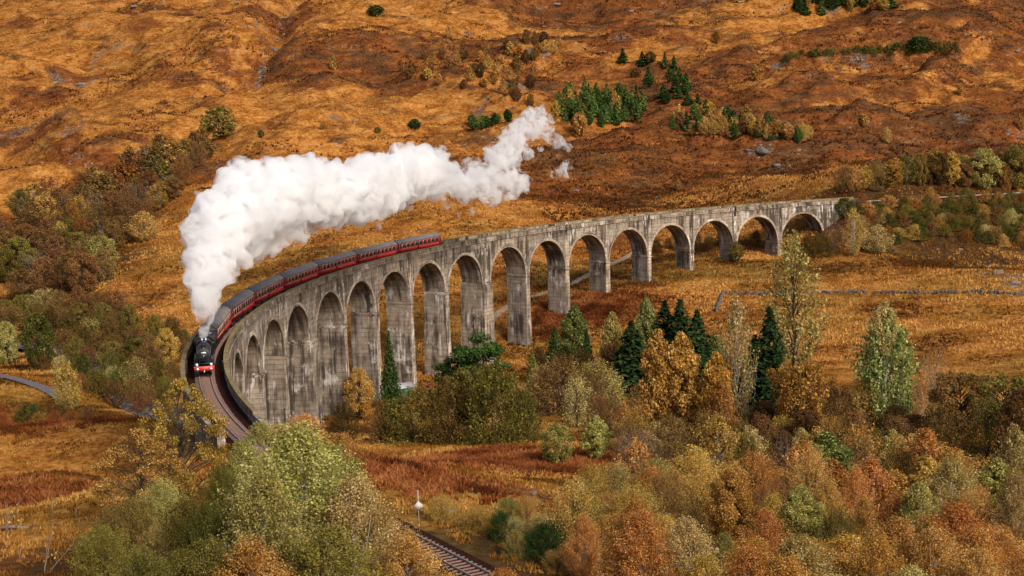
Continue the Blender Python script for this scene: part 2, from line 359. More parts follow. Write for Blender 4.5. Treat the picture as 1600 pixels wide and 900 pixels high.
def track_dist(x, y):
    sh = np.shape(x); x = np.ravel(x); y = np.ravel(y); d = np.full(len(x), 1e3); si = np.zeros(len(x))
    near = np.where((x > -80) & (x < 480) & (y > -160) & (y < 700))[0]
    for a in range(0, len(near), 20000):
        k = near[a:a + 20000]; dd = (x[k, None] - _tx) ** 2 + (y[k, None] - _ty) ** 2
        j = dd.argmin(1); d[k] = np.sqrt(dd[np.arange(len(k)), j]); si[k] = _ss[j]
    return d.reshape(sh), si.reshape(sh)
def seg_dist(x, y, pl):
    d = np.full(np.shape(x), 1e9)
    for (x0, y0), (x1, y1) in zip(pl[:-1], pl[1:]):
        L2 = (x1 - x0) ** 2 + (y1 - y0) ** 2; t = np.clip(((x - x0) * (x1 - x0) + (y - y0) * (y1 - y0)) / L2, 0, 1)
        d = np.minimum(d, np.hypot(x - x0 - t * (x1 - x0), y - y0 - t * (y1 - y0)))
    return d
RIVER = [tuple(atz(*p, -32)[:2]) for p in [(-160, 500), (-40, 528), (60, 540), (130, 552), (180, 585), (215, 632), (262, 648)]] + [(-58, 285), (-30, 262), (10, 262), (70, 280), (140, 290), (220, 300)]
GULLY = [tuple(aty(*p)[:2]) for p in [(0, 470, 460), (90, 420, 510), (170, 350, 565), (245, 290, 610), (310, 225, 655), (345, 215, 670)]]
BURN = [(-133, 1000), (-131, 949), (-134, 922), (-127, 895), (-124, 845), (-119, 800), (-124, 782), (-128, 765), (-134, 740)]
def RL(*p): return [tuple(aty(*q)[:2]) for q in p]
RIDGES = [(RL((-60, 110, 800), (40, 70, 830), (150, 50, 850), (250, 75, 835), (330, 115, 800)), 17, 30), (RL((-40, 215, 690), (60, 195, 700), (150, 205, 695)), 8, 16), (RL((-40, 260, 640), (60, 240, 650), (140, 238, 655)), 8, 16), (RL((-40, 352, 560), (40, 345, 565), (90, 352, 560)), 6, 14),
          (RL((205, 400, 490), (270, 330, 540), (340, 265, 590), (400, 225, 630), (500, 200, 660), (580, 205, 655)), 10, 18), (RL((400, 170, 730), (480, 120, 790), (560, 60, 860), (640, 20, 920)), 9, 22), (RL((600, 95, 790), (690, 45, 850), (760, 10, 910), (800, -20, 960)), 13, 20), (RL((500, 165, 720), (600, 150, 735), (700, 165, 720), (780, 175, 705)), 7, 16),
          (RL((860, 85, 790), (950, 75, 800), (1040, 55, 830), (1110, 35, 860), (1200, 25, 880)), 11, 22), (RL((1220, 35, 880), (1330, 22, 900), (1430, 40, 870), (1500, 70, 820), (1600, 105, 780)), 9, 22), (RL((1180, 105, 770), (1300, 92, 785), (1420, 88, 790), (1510, 92, 780)), 8, 15), (RL((1040, 150, 710), (1150, 140, 725), (1280, 165, 690)), 7, 15), (RL((1260, 215, 610), (1400, 200, 625), (1520, 210, 615), (1640, 200, 625)), 7, 14),
          (RL((640, 290, 540), (760, 280, 545), (900, 262, 560), (1020, 255, 565)), 4, 11), (RL((950, 215, 610), (1100, 238, 585), (1230, 245, 575)), 5, 10), (RL((200, 20, 980), (320, 5, 1010), (420, 10, 1000)), 12, 26)]
def terrain(x, y):
    z = tps(x, y)
    for pl, A, w in RIDGES: z = z + .7 * A * np.exp(-(seg_dist(x + 10 * vn(x / 28, y / 28, 93), y + 10 * vn(x / 28, y / 28, 94), pl) / w) ** 2) * (1 + .8 * vn(x / 45, y / 45, 95))
    hill = sstep(430, 640, y)
    wx = x + 14 * vn(x / 60, y / 60, 91); wy = y + 14 * vn(x / 60, y / 60, 92)
    z = z + hill * (13 * fbm(wx / 170, wy / 120, 3, 3) * sstep(480, 800, y) + 15 * (np.abs(fbm(wx / 75, wy / 42, 3, 11)) * -1.6 + .45))
    z = z + (0.6 + 4.4 * hill) * fbm(wx / 24, wy / 13, 4, 21)
    tus = vn(x / 1.9, y / 1.5, 31) * .5 + vn(x / .9, y / .9, 33) * .25
    z = z + tus * (.35 + .55 * hill) + hill * 1.5 * fbm(x / 7, y / 4.5, 3, 41)
    z = z - 7 * np.exp(-(seg_dist(x, y, GULLY) / 26) ** 2) - 8 * np.exp(-(seg_dist(x, y, BURN) / 12) ** 2) - 3 * np.exp(-(seg_dist(x, y, BURN) / 4) ** 2)
    rd = seg_dist(x, y, RIVER); z = np.where(rd < 40, z + (np.minimum(z, -33.4) - z) * np.exp(-(rd / 7.5) ** 4), z)
    d, s = track_dist(x, y)
    bed = (s > 350) | (s < -6)
    k = np.where(bed, 1 - sstep(3.2, 11, d), 0) * np.where(s < 0, sstep(-6, -14, s), sstep(350, 356, s))
    z = z + (-1.85 - z) * k
    return z
HW = lambda y: 170 + .56 * np.maximum(y, 0)
rows = [-300.]
while rows[-1] < 2600:
    y = rows[-1]
    rows.append(y + (12 if y < 55 else .66 + max(0, (y - 130)) * .0021 if y < 1150 else 14))
rows = np.array(rows); NU = 560
U = np.linspace(-1, 1, NU); U = .72 * U + .28 * U ** 3
gx = U[None, :] * HW(rows)[:, None]; gy = np.repeat(rows[:, None], NU, 1)
gz = terrain(gx, gy)
def ground(x, y):
    "height of the built ground sheet"
    x = np.asarray(x, float); y = np.asarray(y, float)
    r = np.clip(np.interp(y, rows, np.arange(len(rows))), 0, len(rows) - 1.001); c = np.clip(np.interp(x / HW(y), U, np.arange(NU)), 0, NU - 1.001)
    i = r.astype(int); j = c.astype(int); fr = r - i; fc = c - j
    return (gz[i, j] * (1 - fc) + gz[i, j + 1] * fc) * (1 - fr) + (gz[i + 1, j] * (1 - fc) + gz[i + 1, j + 1] * fc) * fr
def cast(px, py):
    "where pixels of the photograph meet the ground"
    px = np.atleast_1d(np.asarray(px, float)); d = rays(px, np.atleast_1d(py)); t = np.full(len(px), np.nan)
    ts = np.concatenate([np.arange(70, 400, 1.), np.arange(400, 1500, 2.)])
    for k in range(len(px)):
        p = d[k] * ts[:, None]; below = p[:, 2] + CZ < ground(p[:, 0], p[:, 1])
        j = below.argmax() if below.any() else len(ts) - 1; t[k] = ts[j]
    p = d * t[:, None]; p[:, 2] = ground(p[:, 0], p[:, 1]); return p
def poly_dist_mask(x, y, pts, r): return 1 - sstep(r * .5, r, seg_dist(x, y, pts))
# zones: red = bracken / heather share, green = bare rock, blue = green grass
BRACKEN = [(tuple(cast(p[0], p[1])[0][:2]), r) for p, r in [((640, 745), 7), ((760, 712), 10), ((880, 722), 12), ((960, 735), 9), ((700, 720), 8), ((560, 735), 6), ((60, 668), 8), ((170, 655), 7), ((40, 770), 6), ((930, 480), 13), ((880, 500), 10)]]
slope = np.hypot(np.gradient(gz, axis=0) / np.gradient(gy, axis=0), np.gradient(gz, axis=1) / np.gradient(gx, axis=1))
hillm = sstep(430, 560, gy)
zr = .38 + .85 * (1 - hillm) * fbm(gx / 36, gy / 18, 4, 63, .6) + hillm * (-.10 + .44 * sstep(-70, 50, gx) - .10 * sstep(620, 500, gy)) + .75 * fbm(gx / 80, gy / 50, 4, 61, .6) * hillm
for (bx, by), r in BRACKEN: zr = np.maximum(zr, 1.15 * np.exp(-((gx - bx) ** 2 / (1.9 * r * r) + (gy - by) ** 2 / (.75 * r * r)) ** 2))
for px, py, wx_, wy_, v_ in [(120, 125, 26, 9, .95), (60, 150, 26, 8, .8), (30, 120, 16, 8, .8), (70, 208, 20, 8, 1.), (10, 215, 12, 6, .9), (60, 255, 26, 9, .8), (150, 258, 18, 8, .75), (200, 215, 16, 5, .8), (20, 40, 26, 9, .75), (90, 45, 22, 6, .75), (250, 40, 26, 8, .7), (480, 95, 26, 16, .95), (540, 60, 26, 14, .85), (520, 120, 20, 10, .9), (590, 95, 22, 14, .8), (330, 165, 16, 6, .8), (430, 195, 26, 5, .75), (250, 175, 10, 16, .7), (850, 40, 30, 14, 1.), (900, 20, 26, 12, 1.), (960, 60, 24, 8, .9), (330, 45, 12, 14, .7), (150, 85, 14, 5, .6)]:
    q = cast(px, py)[0]; zr = np.maximum(zr, v_ * np.exp(-(((gx - q[0] + 6 * vn(gx / 9, gy / 9, 7)) / wx_) ** 2 + ((gy - q[1] + 6 * vn(gx / 8, gy / 8, 8)) / wy_) ** 2)))
zg = .06 + .22 * sstep(.7, 1.2, slope) + .36 * np.exp(-(seg_dist(gx, gy, BURN) / 1.8) ** 2) + .26 * sstep(.36, .5, fbm(gx / 22, gy / 8, 3, 71)) * hillm
ROCKS = [(tuple(cast(p[0], p[1])[0][:2]), r) for p, r in [((1570, 430), 7), ((1590, 445), 6), ((1530, 425), 5), ((1190, 243), 5), ((1215, 262), 4), ((110, 205), 7), ((40, 205), 9), ((130, 130), 6), ((90, 125), 6), ((825, 772), 2.2), ((845, 780), 1.6)]]
for (bx, by), r in ROCKS: zg = np.maximum(zg, .62 * np.exp(-((gx - bx) ** 2 / (2.5 * r * r) + (gy - by) ** 2 / (.6 * r * r))))
zb = .75 * sstep(.05, .3, fbm(gx / 30, gy / 20, 3, 81) + .12) * (1 - hillm) * .5
zb = np.maximum(zb, .5 * np.exp(-((gx + 100) / 60) ** 2 - ((gy - 330) / 40) ** 2))
zb = np.maximum(zb, .6 * np.exp(-((gx - 55) / 40) ** 2 - ((gy - 425) / 18) ** 2))
zl = np.zeros_like(zr)                             # leaf litter of the woods, darkened to paint in shade under the trees
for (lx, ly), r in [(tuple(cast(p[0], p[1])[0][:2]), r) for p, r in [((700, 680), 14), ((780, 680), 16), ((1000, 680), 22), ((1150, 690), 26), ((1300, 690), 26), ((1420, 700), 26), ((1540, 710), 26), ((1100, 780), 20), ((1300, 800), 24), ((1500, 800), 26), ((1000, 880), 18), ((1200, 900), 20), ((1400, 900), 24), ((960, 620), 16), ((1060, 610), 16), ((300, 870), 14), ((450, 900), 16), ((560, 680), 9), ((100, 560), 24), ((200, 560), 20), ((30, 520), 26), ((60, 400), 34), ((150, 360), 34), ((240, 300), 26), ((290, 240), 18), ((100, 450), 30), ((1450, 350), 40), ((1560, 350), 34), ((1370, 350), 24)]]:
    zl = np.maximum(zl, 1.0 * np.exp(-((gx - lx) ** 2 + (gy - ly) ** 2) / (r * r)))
def zone_r(x, y):
    r = np.clip(np.interp(y, rows, np.arange(len(rows))), 0, len(rows) - 1).astype(int); c = np.clip(np.interp(x / HW(y), U, np.arange(NU)), 0, NU - 1).astype(int); return zr[r, c]
idx = np.arange(len(rows) * NU).reshape(len(rows), NU)
Fq = np.stack([idx[:-1, :-1], idx[:-1, 1:], idx[1:, 1:], idx[1:, :-1]], -1).reshape(-1, 4)
gme = mesh_np('ground', np.stack([gx, gy, gz], -1).reshape(-1, 3), Fq, smooth=True)
ca = gme.color_attributes.new('zone', 'FLOAT_COLOR', 'POINT')
ca.data.foreach_set('color', np.clip(np.stack([zr, zg, zb, zl], -1), 0, 1).astype(np.float32).ravel())
tag(obj('ground', gme, MG), kind='structure')

def ribbon(pl, w, lift, n_sub=6, wob=0.):
    pl = np.asarray(pl, float); t = np.linspace(0, len(pl) - 1, (len(pl) - 1) * n_sub + 1)
    # Catmull-like smoothing
    x = np.interp(t, range(len(pl)), pl[:, 0]); y = np.interp(t, range(len(pl)), pl[:, 1])
    for _ in range(n_sub): x[1:-1] = (x[:-2] + x[2:] + 2 * x[1:-1]) / 4; y[1:-1] = (y[:-2] + y[2:] + 2 * y[1:-1]) / 4
    dx = np.gradient(x); dy = np.gradient(y); L = np.hypot(dx, dy)
    cols = np.linspace(-1, 1, 7); V = []
    for c in cols:
        ww = w * (1 + wob * vn(t * 1.3, t * 0 + c, 5))
        xx = x - dy / L * c * ww; yy = y + dx / L * c * ww; V.append(np.stack([xx, yy, lift(xx, yy)], -1))
    V = np.stack(V, 1); n = len(t); I = np.arange(n * 7).reshape(n, 7)
    F = np.stack([I[:-1, :-1], I[:-1, 1:], I[1:, 1:], I[1:, :-1]], -1).reshape(-1, 4)
    return mesh_np('ribbon', V.reshape(-1, 3), F, smooth=True)
tag(obj('river', ribbon(RIVER, 4.6, lambda x, y: -32.2 + 0 * x, 8), WATER), kind='structure')
RD = [tuple(cast(px, py)[0][:2]) for px, py in [(-120, 565), (-50, 578), (0, 590), (45, 600), (78, 612), (105, 630)]]
tag(obj('road', ribbon(RD, 1.9, lambda x, y: ground(x, y) + .3, 10), ASPH), kind='structure')
PT = [tuple(aty(*p)[:2]) for p in [(745, 535, 383), (770, 500, 396), (800, 480, 404), (835, 462, 412), (870, 445, 420), (905, 425, 430), (930, 412, 438), (985, 398, 455), (1010, 392, 466)]]
tag(obj('gravel_path', ribbon(PT, 1.2, lambda x, y: ground(x, y) + .22, 10, .5), GRAVEL), kind='structure')

# ------------------------------------------------------------------ viaduct
via = empty('viaduct', tuple(C(170., 0, -30.)))
tag(via, 'long curved grey concrete railway viaduct of tall round arches crossing the valley', 'viaduct')
def part(mb_or_me, name, mat, parent, smooth=False):
    me = mb_or_me.mesh(name, smooth) if isinstance(mb_or_me, MB) else mb_or_me
    o = obj(name, me, mat); o.parent = parent
    o.matrix_parent_inverse = Matrix.Translation(-Vector(parent.location)) if parent.type == 'EMPTY' else Matrix.Identity(4)
    return o
HS = 7.62; ZS = -DZC - HS
NARCH = 20
def quadstrip(mb, s, off, za, zb, flip=False):
    "vertical wall strip along s at constant offset, between za(s) and zb(s)"
    s = np.asarray(s, float); n = len(s)
    V = np.concatenate([C(s, off, za), C(s, off, zb)]); uv = np.concatenate([np.c_[s / 10, np.broadcast_to(za, n) / 10], np.c_[s / 10, np.broadcast_to(zb, n) / 10]])
    q = [(i, i + 1, n + i + 1, n + i) if not flip else (i + 1, i, n + i, n + i + 1) for i in range(n - 1)]
    mb.add(V, q, uv=uv)
def hstrip(mb, s, z, o0, o1):
    s = np.asarray(s, float); n = len(s)
    z = np.broadcast_to(z, n)
    V = np.concatenate([C(s, o0, z), C(s, o1, z)]); L = np.r_[0, np.cumsum(np.hypot(np.diff(s), np.diff(z)))]
    uv = np.concatenate([np.c_[np.full(n, o0 / 10 + s[0]), L / 10], np.c_[np.full(n, o1 / 10 + s[0]), L / 10]])
    mb.add(V, [(i, i + 1, n + i + 1, n + i) for i in range(n - 1)], uv=uv)
def cbox(mb, s0, s1, o0, o1, z0, z1, ns=None, b=0.):
    "solid block following the curve; b = batter (extra half-size at the foot)"
    ns = ns or max(1, int(abs(s1 - s0) / 3)); t = np.linspace(0, 1, ns + 1)
    def ring(z, e):
        s = s0 - e + (s1 - s0 + 2 * e) * t
        return s, C(s, o0 - e, z), C(s, o1 + e, z)
    sb, A0, B0 = ring(z0, b); st, A1, B1 = ring(z1, 0); n = ns + 1
    # separate verts per side for proper uv
    def side(P0, P1, u, rev=False):
        V = np.concatenate([P0, P1]); m = len(P0); uv = np.concatenate([np.c_[u, np.full(m, z0 / 10)], np.c_[u, np.full(m, z1 / 10)]])
        mb.add(V, [(i, i + 1, m + i + 1, m + i) if not rev else (i + 1, i, m + i, m + i + 1) for i in range(m - 1)], uv=uv)
    side(A0, A1, sb / 10); side(B0, B1, sb / 10 + .37, True)
    w = np.array([o0, o1]) / 10 + s0 * .731
    side(np.stack([A0[0], B0[0]]), np.stack([A1[0], B1[0]]), w, True); side(np.stack([A0[-1], B0[-1]]), np.stack([A1[-1], B1[-1]]), w + 3.3)
    V = np.concatenate([A1, B1]); mb.add(V, [(i, i + 1, n + i + 1, n + i) for i in range(ns)], uv=np.concatenate([np.c_[st / 10, np.full(n, o0 / 10)], np.c_[st / 10, np.full(n, o1 / 10)]]))
    V = np.concatenate([A0, B0]); mb.add(V, [(i + 1, i, n + i, n + i + 1) for i in range(ns)], uv=np.concatenate([np.c_[sb / 10, np.full(n, o0 / 10)], np.c_[sb / 10, np.full(n, o1 / 10)]]))
def halfw(i): return (P - 2 * HS) / 2 + (KW / 2 if i in (8, 13) else 0)
def head_block(mb, a, b_, z0=None):
    z0 = ZS if z0 is None else z0
    n = max(1, int((b_ - a) / 3))
    cbox(mb, a, b_, -HALF, -HALF + .3, z0, ZT, n); cbox(mb, a, b_, HALF - .3, HALF, z0, ZT, n); cbox(mb, a, b_, -HALF + .302, HALF - .302, z0, -1.75, n)
ZT = -1.02                                        # top of the spandrel walls
for i in range(NARCH):
    sa, sb = float(so(i)) + halfw(i), float(so(i + 1)) - halfw(i + 1)
    sm = (sa + sb) / 2; hs = (sb - sa) / 2
    th = np.linspace(math.pi, 0, 29); s = sm + hs * np.cos(th); z = ZS + hs * np.sin(th)
    mb = MB()
    quadstrip(mb, s, HALF, z, ZT); quadstrip(mb, s, -HALF, z, ZT, True)
    hstrip(mb, s, z, HALF, -HALF)
    part(mb, 'arch_span', CONC, via)
    # arch ring standing a little proud of both faces
    for off, nme in ((HALF, 'arch_ring'), (-HALF, 'arch_ring')):
        g = 1 if off > 0 else -1; mb = MB(); r1 = hs + .62
        s1 = sm + r1 * np.cos(th); z1 = ZS + r1 * np.sin(th); n = len(th)
        s0 = sm + (hs - .004) * np.cos(th); z0 = ZS + (hs - .004) * np.sin(th); u = np.linspace(0, math.pi * hs / 10, n)
        Lv = [C(s0, off - g * .3, z0), C(s0, off + g * .09, z0), C(s1, off + g * .09, z1), C(s1, off - g * .3, z1)]
        for a in range(3):
            V = np.concatenate([Lv[a], Lv[a + 1]])
            mb.add(V, [(k, k + 1, n + k + 1, n + k) for k in range(n - 1)], uv=np.concatenate([np.c_[np.full(n, a * .06), u + i], np.c_[np.full(n, a * .06 + .06), u + i]]))
        part(mb, nme, CONCP, via)
GAP = .42
for i in range(NARCH + 1):
    c = float(so(i)); w = halfw(i); zb = BASEZ[i] - 3.0
    mb = MB()                                     # shaft with a slight batter
    cbox(mb, c - w, c + w, -HALF, HALF, zb, ZS - .002, 1, b=.011 * (ZS - zb))
    pr = part(mb, 'pier', CONC, via)
    for g in (1, -1):                             # strip added on each shaft end, paler to paint a lit, limed front
        mb = MB(); cbox(mb, c - w + .12, c + w - .12, *sorted((g * (HALF - .2), g * (HALF + .10))), zb, ZS - .702, 1, b=.011 * (ZS - zb)); part(mb, 'pier_lit_front', CONCP, via)
    mb = MB()                                     # head of the pier between two arches
    dw = GAP if i % 2 == 0 and 0 < i < NARCH else 0
    if dw:
        for a, b_ in ((c - w, c - dw), (c + dw, c + w)): head_block(mb, a, b_)
        cbox(mb, c - dw + .001, c + dw - .001, -HALF + .9, HALF - .9, ZS, -1.76, 1)
    else: head_block(mb, c - w, c + w)
    part(mb, 'pier_head', CONC, via)
    if dw:                                        # pilaster below the open refuge slot
        for g in (1, -1):
            mb = MB(); cbox(mb, c - .78, c + .78, *sorted((g * (HALF - .92), g * (HALF + .16))), ZS + .1, -2.75, 1); part(mb, 'pilaster', CONCP, via)
    mb = MB(); e = .16
    cbox(mb, c - w - .07, c + w + .07, -HALF - e - .12, HALF + e + .12, ZS - .7, ZS - .3, 1)
    part(mb, 'impost', CONC, via)
    if i in (8, 13):
        mb = MB(); cbox(mb, c - w - .05, c + w + .05, -HALF - .45, HALF + .45, zb, ZS - .8, 1, b=.011 * (ZS - zb)); part(mb, 'buttress', CONC, via)
S_END = 353.
mb = MB(); head_block(mb, float(so(NARCH)) + halfw(NARCH) - .002, S_END, -12); part(mb, 'abutment', CONC, via)
mb = MB(); head_block(mb, -14, -halfw(0) + .002, -16); part(mb, 'abutment', CONC, via)
sl = np.linspace(-14, S_END, 190)
mb = MB(); hstrip(mb, sl, -1.62, HALF - .3, -HALF + .3); part(mb, 'ballast_bed', BALL, via)
cuts = [-14.] + [float(so(i)) for i in range(2, NARCH, 2)] + [S_END - 8]
GAP = .42
for g in (1, -1):
    o0, o1 = sorted((g * (HALF - .32), g * (HALF + .14)))
    for k in range(len(cuts) - 1):
        a_ = cuts[k] + (GAP if k else 0); b_ = cuts[k + 1] - (GAP if k < len(cuts) - 2 else 0); n = 18
        mb = MB(); cbox(mb, a_, b_, o0, o1, ZT + .002, -.17, n); part(mb, 'parapet', CONC, via)
        mb = MB(); cbox(mb, a_ - .02, b_ + .02, o0 - .07, o1 + .07, -.168, 0, n); part(mb, 'coping', LICHEN, via)
        mb = MB(); cbox(mb, a_, b_, o0 - .05 if g > 0 else o0 - .14, o1 + .14 if g > 0 else o1 + .05, ZT - .22, ZT, n); part(mb, 'string_course', CONC, via)
    for c in cuts[1:-1]:
        mb = MB(); cbox(mb, c - .5, c + .5, *sorted((g * (HALF - .62), g * (HALF - .36))), -1.9, -.25, 1); part(mb, 'refuge_wall', SOOT_SHADE, via)  # back of the refuge slot, coloured dark to paint in its shade
    mb = MB(); cbox(mb, S_END - 7.9, S_END, o0 - .05, o1 + .05, ZT - .2, -.42, 4); part(mb, 'parapet_end_block', CONC, via)
    mb = MB(); cbox(mb, S_END - .9, S_END + .9, o0 - .2, o1 + .2, -3, -.15, 1); part(mb, 'end_pillar', CONC, via)

# ------------------------------------------------------------------ railway track
trk = empty('railway_track', tuple(C(330., 0, RAIL - .4))); tag(trk, 'single railway track with rusty rails and timber sleepers on brown ballast', 'railway track')
for g in (1, -1):
    sl = np.concatenate([np.arange(-300, 0, 6), np.arange(0, 470, 1.5)]); mb = MB(); pr = [(-.045, 0), (.045, 0), (.045, -.04), (.012, -.05), (.012, -.13), (.07, -.155), (-.07, -.155), (-.012, -.13), (-.012, -.05), (-.045, -.04)]
    V = np.concatenate([C(sl, g * .7525 + a, RAIL + b) for a, b in pr]); n = len(sl); m = len(pr)
    mb.add(V, [(a * n + k, a * n + k + 1, ((a + 1) % m) * n + k + 1, ((a + 1) % m) * n + k) for a in range(m) for k in range(n - 1)])
    part(mb, 'rail', RAILM, trk)
mb = MB(); mb.box(-.125, .125, -1.3, 1.3, -.13, 0); sme = mb.mesh('sleeper'); sme.materials.append(SLEEP)
sps = np.arange(316, 316 + 300 * .5, .7)[:214]; _tl = Matrix.Translation(-Vector(trk.location)); RS = random.Random(3)
for s in sps:
    o = bpy.data.objects.new('sleeper', sme); COL.objects.link(o); o.parent = trk; p = C(s, RS.uniform(-.04, .04), RAIL - .157)
    o.matrix_parent_inverse = _tl; o.location = p; o.rotation_euler = (0, 0, head(s) + RS.uniform(-.02, .02))
mb = MB()
for s in np.concatenate([np.arange(-120, 315.6, .7)]):
    p = C(s, 0, RAIL - .22); h = head(s); mb.obox(p, (.125 * math.cos(h), .125 * math.sin(h), 0), (-1.3 * math.sin(h), 1.3 * math.cos(h), 0), (0, 0, .065))
o = part(mb, 'far_sleepers', SLEEP, trk); o['kind'] = 'stuff'
# ballast shoulder off the viaduct
for a, b_ in ((S_END, 468.), (-300., -14.)):
    sl = np.arange(a, b_, 1.5 if a > 0 else 5); n = len(sl); prof = [(-3.4, -2.3), (-2.4, -1.66), (-1.6, -1.46), (1.6, -1.46), (2.4, -1.66), (3.4, -2.3)]
    V = np.concatenate([C(sl, o_, z_ + .05 * vn(sl * 1.7, sl * 0 + k, 3)) for k, (o_, z_) in enumerate(prof)]); mb = MB()
    mb.add(V, [(k * n + j, k * n + j + 1, (k + 1) * n + j + 1, (k + 1) * n + j) for k in range(5) for j in range(n - 1)])
    part(mb, 'ballast_shoulder', BALL, trk, True)

# ------------------------------------------------------------------ train
def lathe_x(mb, prof, n=20, yc=0., zc=0.):
    "surface of revolution about the x axis; prof = [(x, r)]"
    V = [(x, yc + r * math.cos(2 * math.pi * k / n), zc + r * math.sin(2 * math.pi * k / n)) for x, r in prof for k in range(n)]
    q = [(i * n + k, i * n + (k + 1) % n, (i + 1) * n + (k + 1) % n, (i + 1) * n + k) for i in range(len(prof) - 1) for k in range(n)]
    mb.add(V, q)
def lathe_y(mb, prof, n=20, xc=0., zc=0.):
    V = [(xc + r * math.cos(2 * math.pi * k / n), y, zc + r * math.sin(2 * math.pi * k / n)) for y, r in prof for k in range(n)]
    mb.add(V, [(i * n + k, i * n + (k + 1) % n, (i + 1) * n + (k + 1) % n, (i + 1) * n + k) for i in range(len(prof) - 1) for k in range(n)])
def lathe_z(mb, prof, n=16, xc=0., yc=0.):
    V = [(xc + r * math.cos(2 * math.pi * k / n), yc + r * math.sin(2 * math.pi * k / n), z) for z, r in prof for k in range(n)]
    mb.add(V, [(i * n + k, i * n + (k + 1) % n, (i + 1) * n + (k + 1) % n, (i + 1) * n + k) for i in range(len(prof) - 1) for k in range(n)])
def extrude_x(mb, sec, x0, x1, cap=True):
    n = len(sec); V = [(x0, y, z) for y, z in sec] + [(x1, y, z) for y, z in sec]
    mb.add(V, [(k, (k + 1) % n, n + (k + 1) % n, n + k) for k in range(n)], [(0, k, k + 1) for k in range(1, n - 1)] + [(n, n + k + 1, n + k) for k in range(1, n - 1)] if cap else ())
def wheel_mesh(r, spokes=10):
    mb = MB(); lathe_y(mb, [(-.07, r * .86), (-.07, r), (.05, r), (.09, r * 1.03), (.09, r * .86), (-.07, r * .86)], 24); lathe_y(mb, [(-.08, .0), (-.08, r * .2), (.08, r * .2), (.08, .0)], 12)
    for k in range(spokes):
        a = math.pi * 2 * k / spokes; d = np.array([math.cos(a), 0, math.sin(a)]); mb.obox(d * r * .53, d * r * .36, (0, .03, 0), np.array([-d[2], 0, d[0]]) * .05)
    return mb.mesh('wheel')
def put_vehicle(root, sc, half):
    a = C(sc - half * .7); b = C(sc + half * .7); m = (a + b) / 2
    root.location = (m[0], m[1], RAIL); root.rotation_euler = (0, 0, math.atan2(b[1] - a[1], b[0] - a[0]))
WD = wheel_mesh(.91, 14); WB = wheel_mesh(.48, 9); WC = wheel_mesh(.46, 8); WT = wheel_mesh(.65, 10)
for w_ in (WD, WB, WC, WT): w_.materials.append(BLACK)
def wheel(me, x, y, parent, z, rim_r):
    o = obj('wheel', me, BLACK, parent); o.location = (x, y, z)
    if y < 0: o.rotation_euler = (0, 0, math.pi)
    return o
loco = empty('steam_locomotive'); put_vehicle(loco, 308.9, 5.5)
tag(loco, 'black steam locomotive with bright red buffer beam leading the train over the viaduct', 'locomotive')
mb = MB(); mb.box(-5.7, 5.5, -.62, .62, .62, 1.3); mb.build('frame', GREYM, loco)
mb = MB(); mb.box(-5.7, 4.7, -1.3, 1.3, 1.50, 1.58); mb.box(4.7, 5.75, -1.25, 1.25, 1.30, 1.37)
for g in (-1, 1): mb.add([(4.7, g * 1.25, 1.5), (4.7, g * .6, 1.5), (5.2, g * .6, 1.33), (5.2, g * 1.25, 1.33)], [(0, 1, 2, 3)]); mb.box(-5.7, 4.7, g * 1.3 - .02, g * 1.3 + .02, 1.38, 1.5)
mb.build('running_plate', BLACK, loco)
mb = MB(); lathe_x(mb, [(-1.7, .0), (-1.7, .89), (.4, .88), (3.35, .80), (3.35, 0)], 28, 0, 2.72)
bo = mb.build('boiler', BLACK, loco, True)
for xb in (-.6, .5, 1.6, 2.6):
    mb = MB(); r = .895 - .03 * max(0, xb - .4) ; lathe_x(mb, [(xb - .03, r), (xb - .03, r + .012), (xb + .03, r + .012), (xb + .03, r)], 28, 0, 2.72); mb.build('boiler_band', SOOT_SHADE, bo)
mb = MB(); lathe_x(mb, [(3.34, .83), (4.95, .83), (5.0, .80), (5.0, 0)], 28, 0, 2.72); sb_ = mb.build('smokebox', SOOT_SHADE, loco, True)
mb = MB(); lathe_x(mb, [(5.0, .68), (5.06, .67), (5.16, .45), (5.22, .0)], 24, 0, 2.70); dr = mb.build('smokebox_door', BLACK, loco, True)
mb = MB(); mb.box(5.22, 5.26, -.03, .03, 2.45, 2.75); mb.box(5.2, 5.24, -.16, .16, 2.68, 2.73); mb.build('door_handle', SILV, dr)
for zz in (2.5, 2.9):
    mb = MB(); mb.box(5.08, 5.19, -.72, .1, zz - .03, zz + .03); mb.build('door_hinge', SOOT_SHADE, dr)
mb = MB(); mb.box(5.19, 5.235, -.30, .30, 3.0, 3.16); mb.build('number_plate', WHITE, dr)
mb = MB(); lathe_z(mb, [(3.35, .52), (3.55, .33), (3.95, .31), (4.0, .38), (4.06, .38), (4.06, .27), (3.7, .25)], 20, 4.3, 0); mb.build('chimney', BLACK, loco, True)
mb = MB(); lathe_z(mb, [(3.4, .58), (3.62, .46), (3.82, .36), (3.9, .0)], 20, 1.2, 0); mb.build('dome', BLACK, loco, True)
mb = MB(); sec = [(-1.02, 1.6), (-1.02, 2.9), (-.9, 3.35), (-.62, 3.58), (.62, 3.58), (.9, 3.35), (1.02, 2.9), (1.02, 1.6)]; extrude_x(mb, sec, -4.3, -1.68); mb.build('firebox', BLACK, loco)
mb = MB(); lathe_z(mb, [(3.5, .12), (3.8, .12), (3.85, .0)], 10, -2.4, .25); lathe_z(mb, [(3.5, .12), (3.8, .12), (3.85, .0)], 10, -2.4, -.25); mb.build('safety_valve', SILV, loco)
mb = MB(); sec = [(-1.3, 1.55), (-1.3, 3.05), (-1.22, 3.15), (1.22, 3.15), (1.3, 3.05), (1.3, 1.55)]; extrude_x(mb, sec, -5.7, -4.28)
cb = mb.build('cab', BLACK, loco)
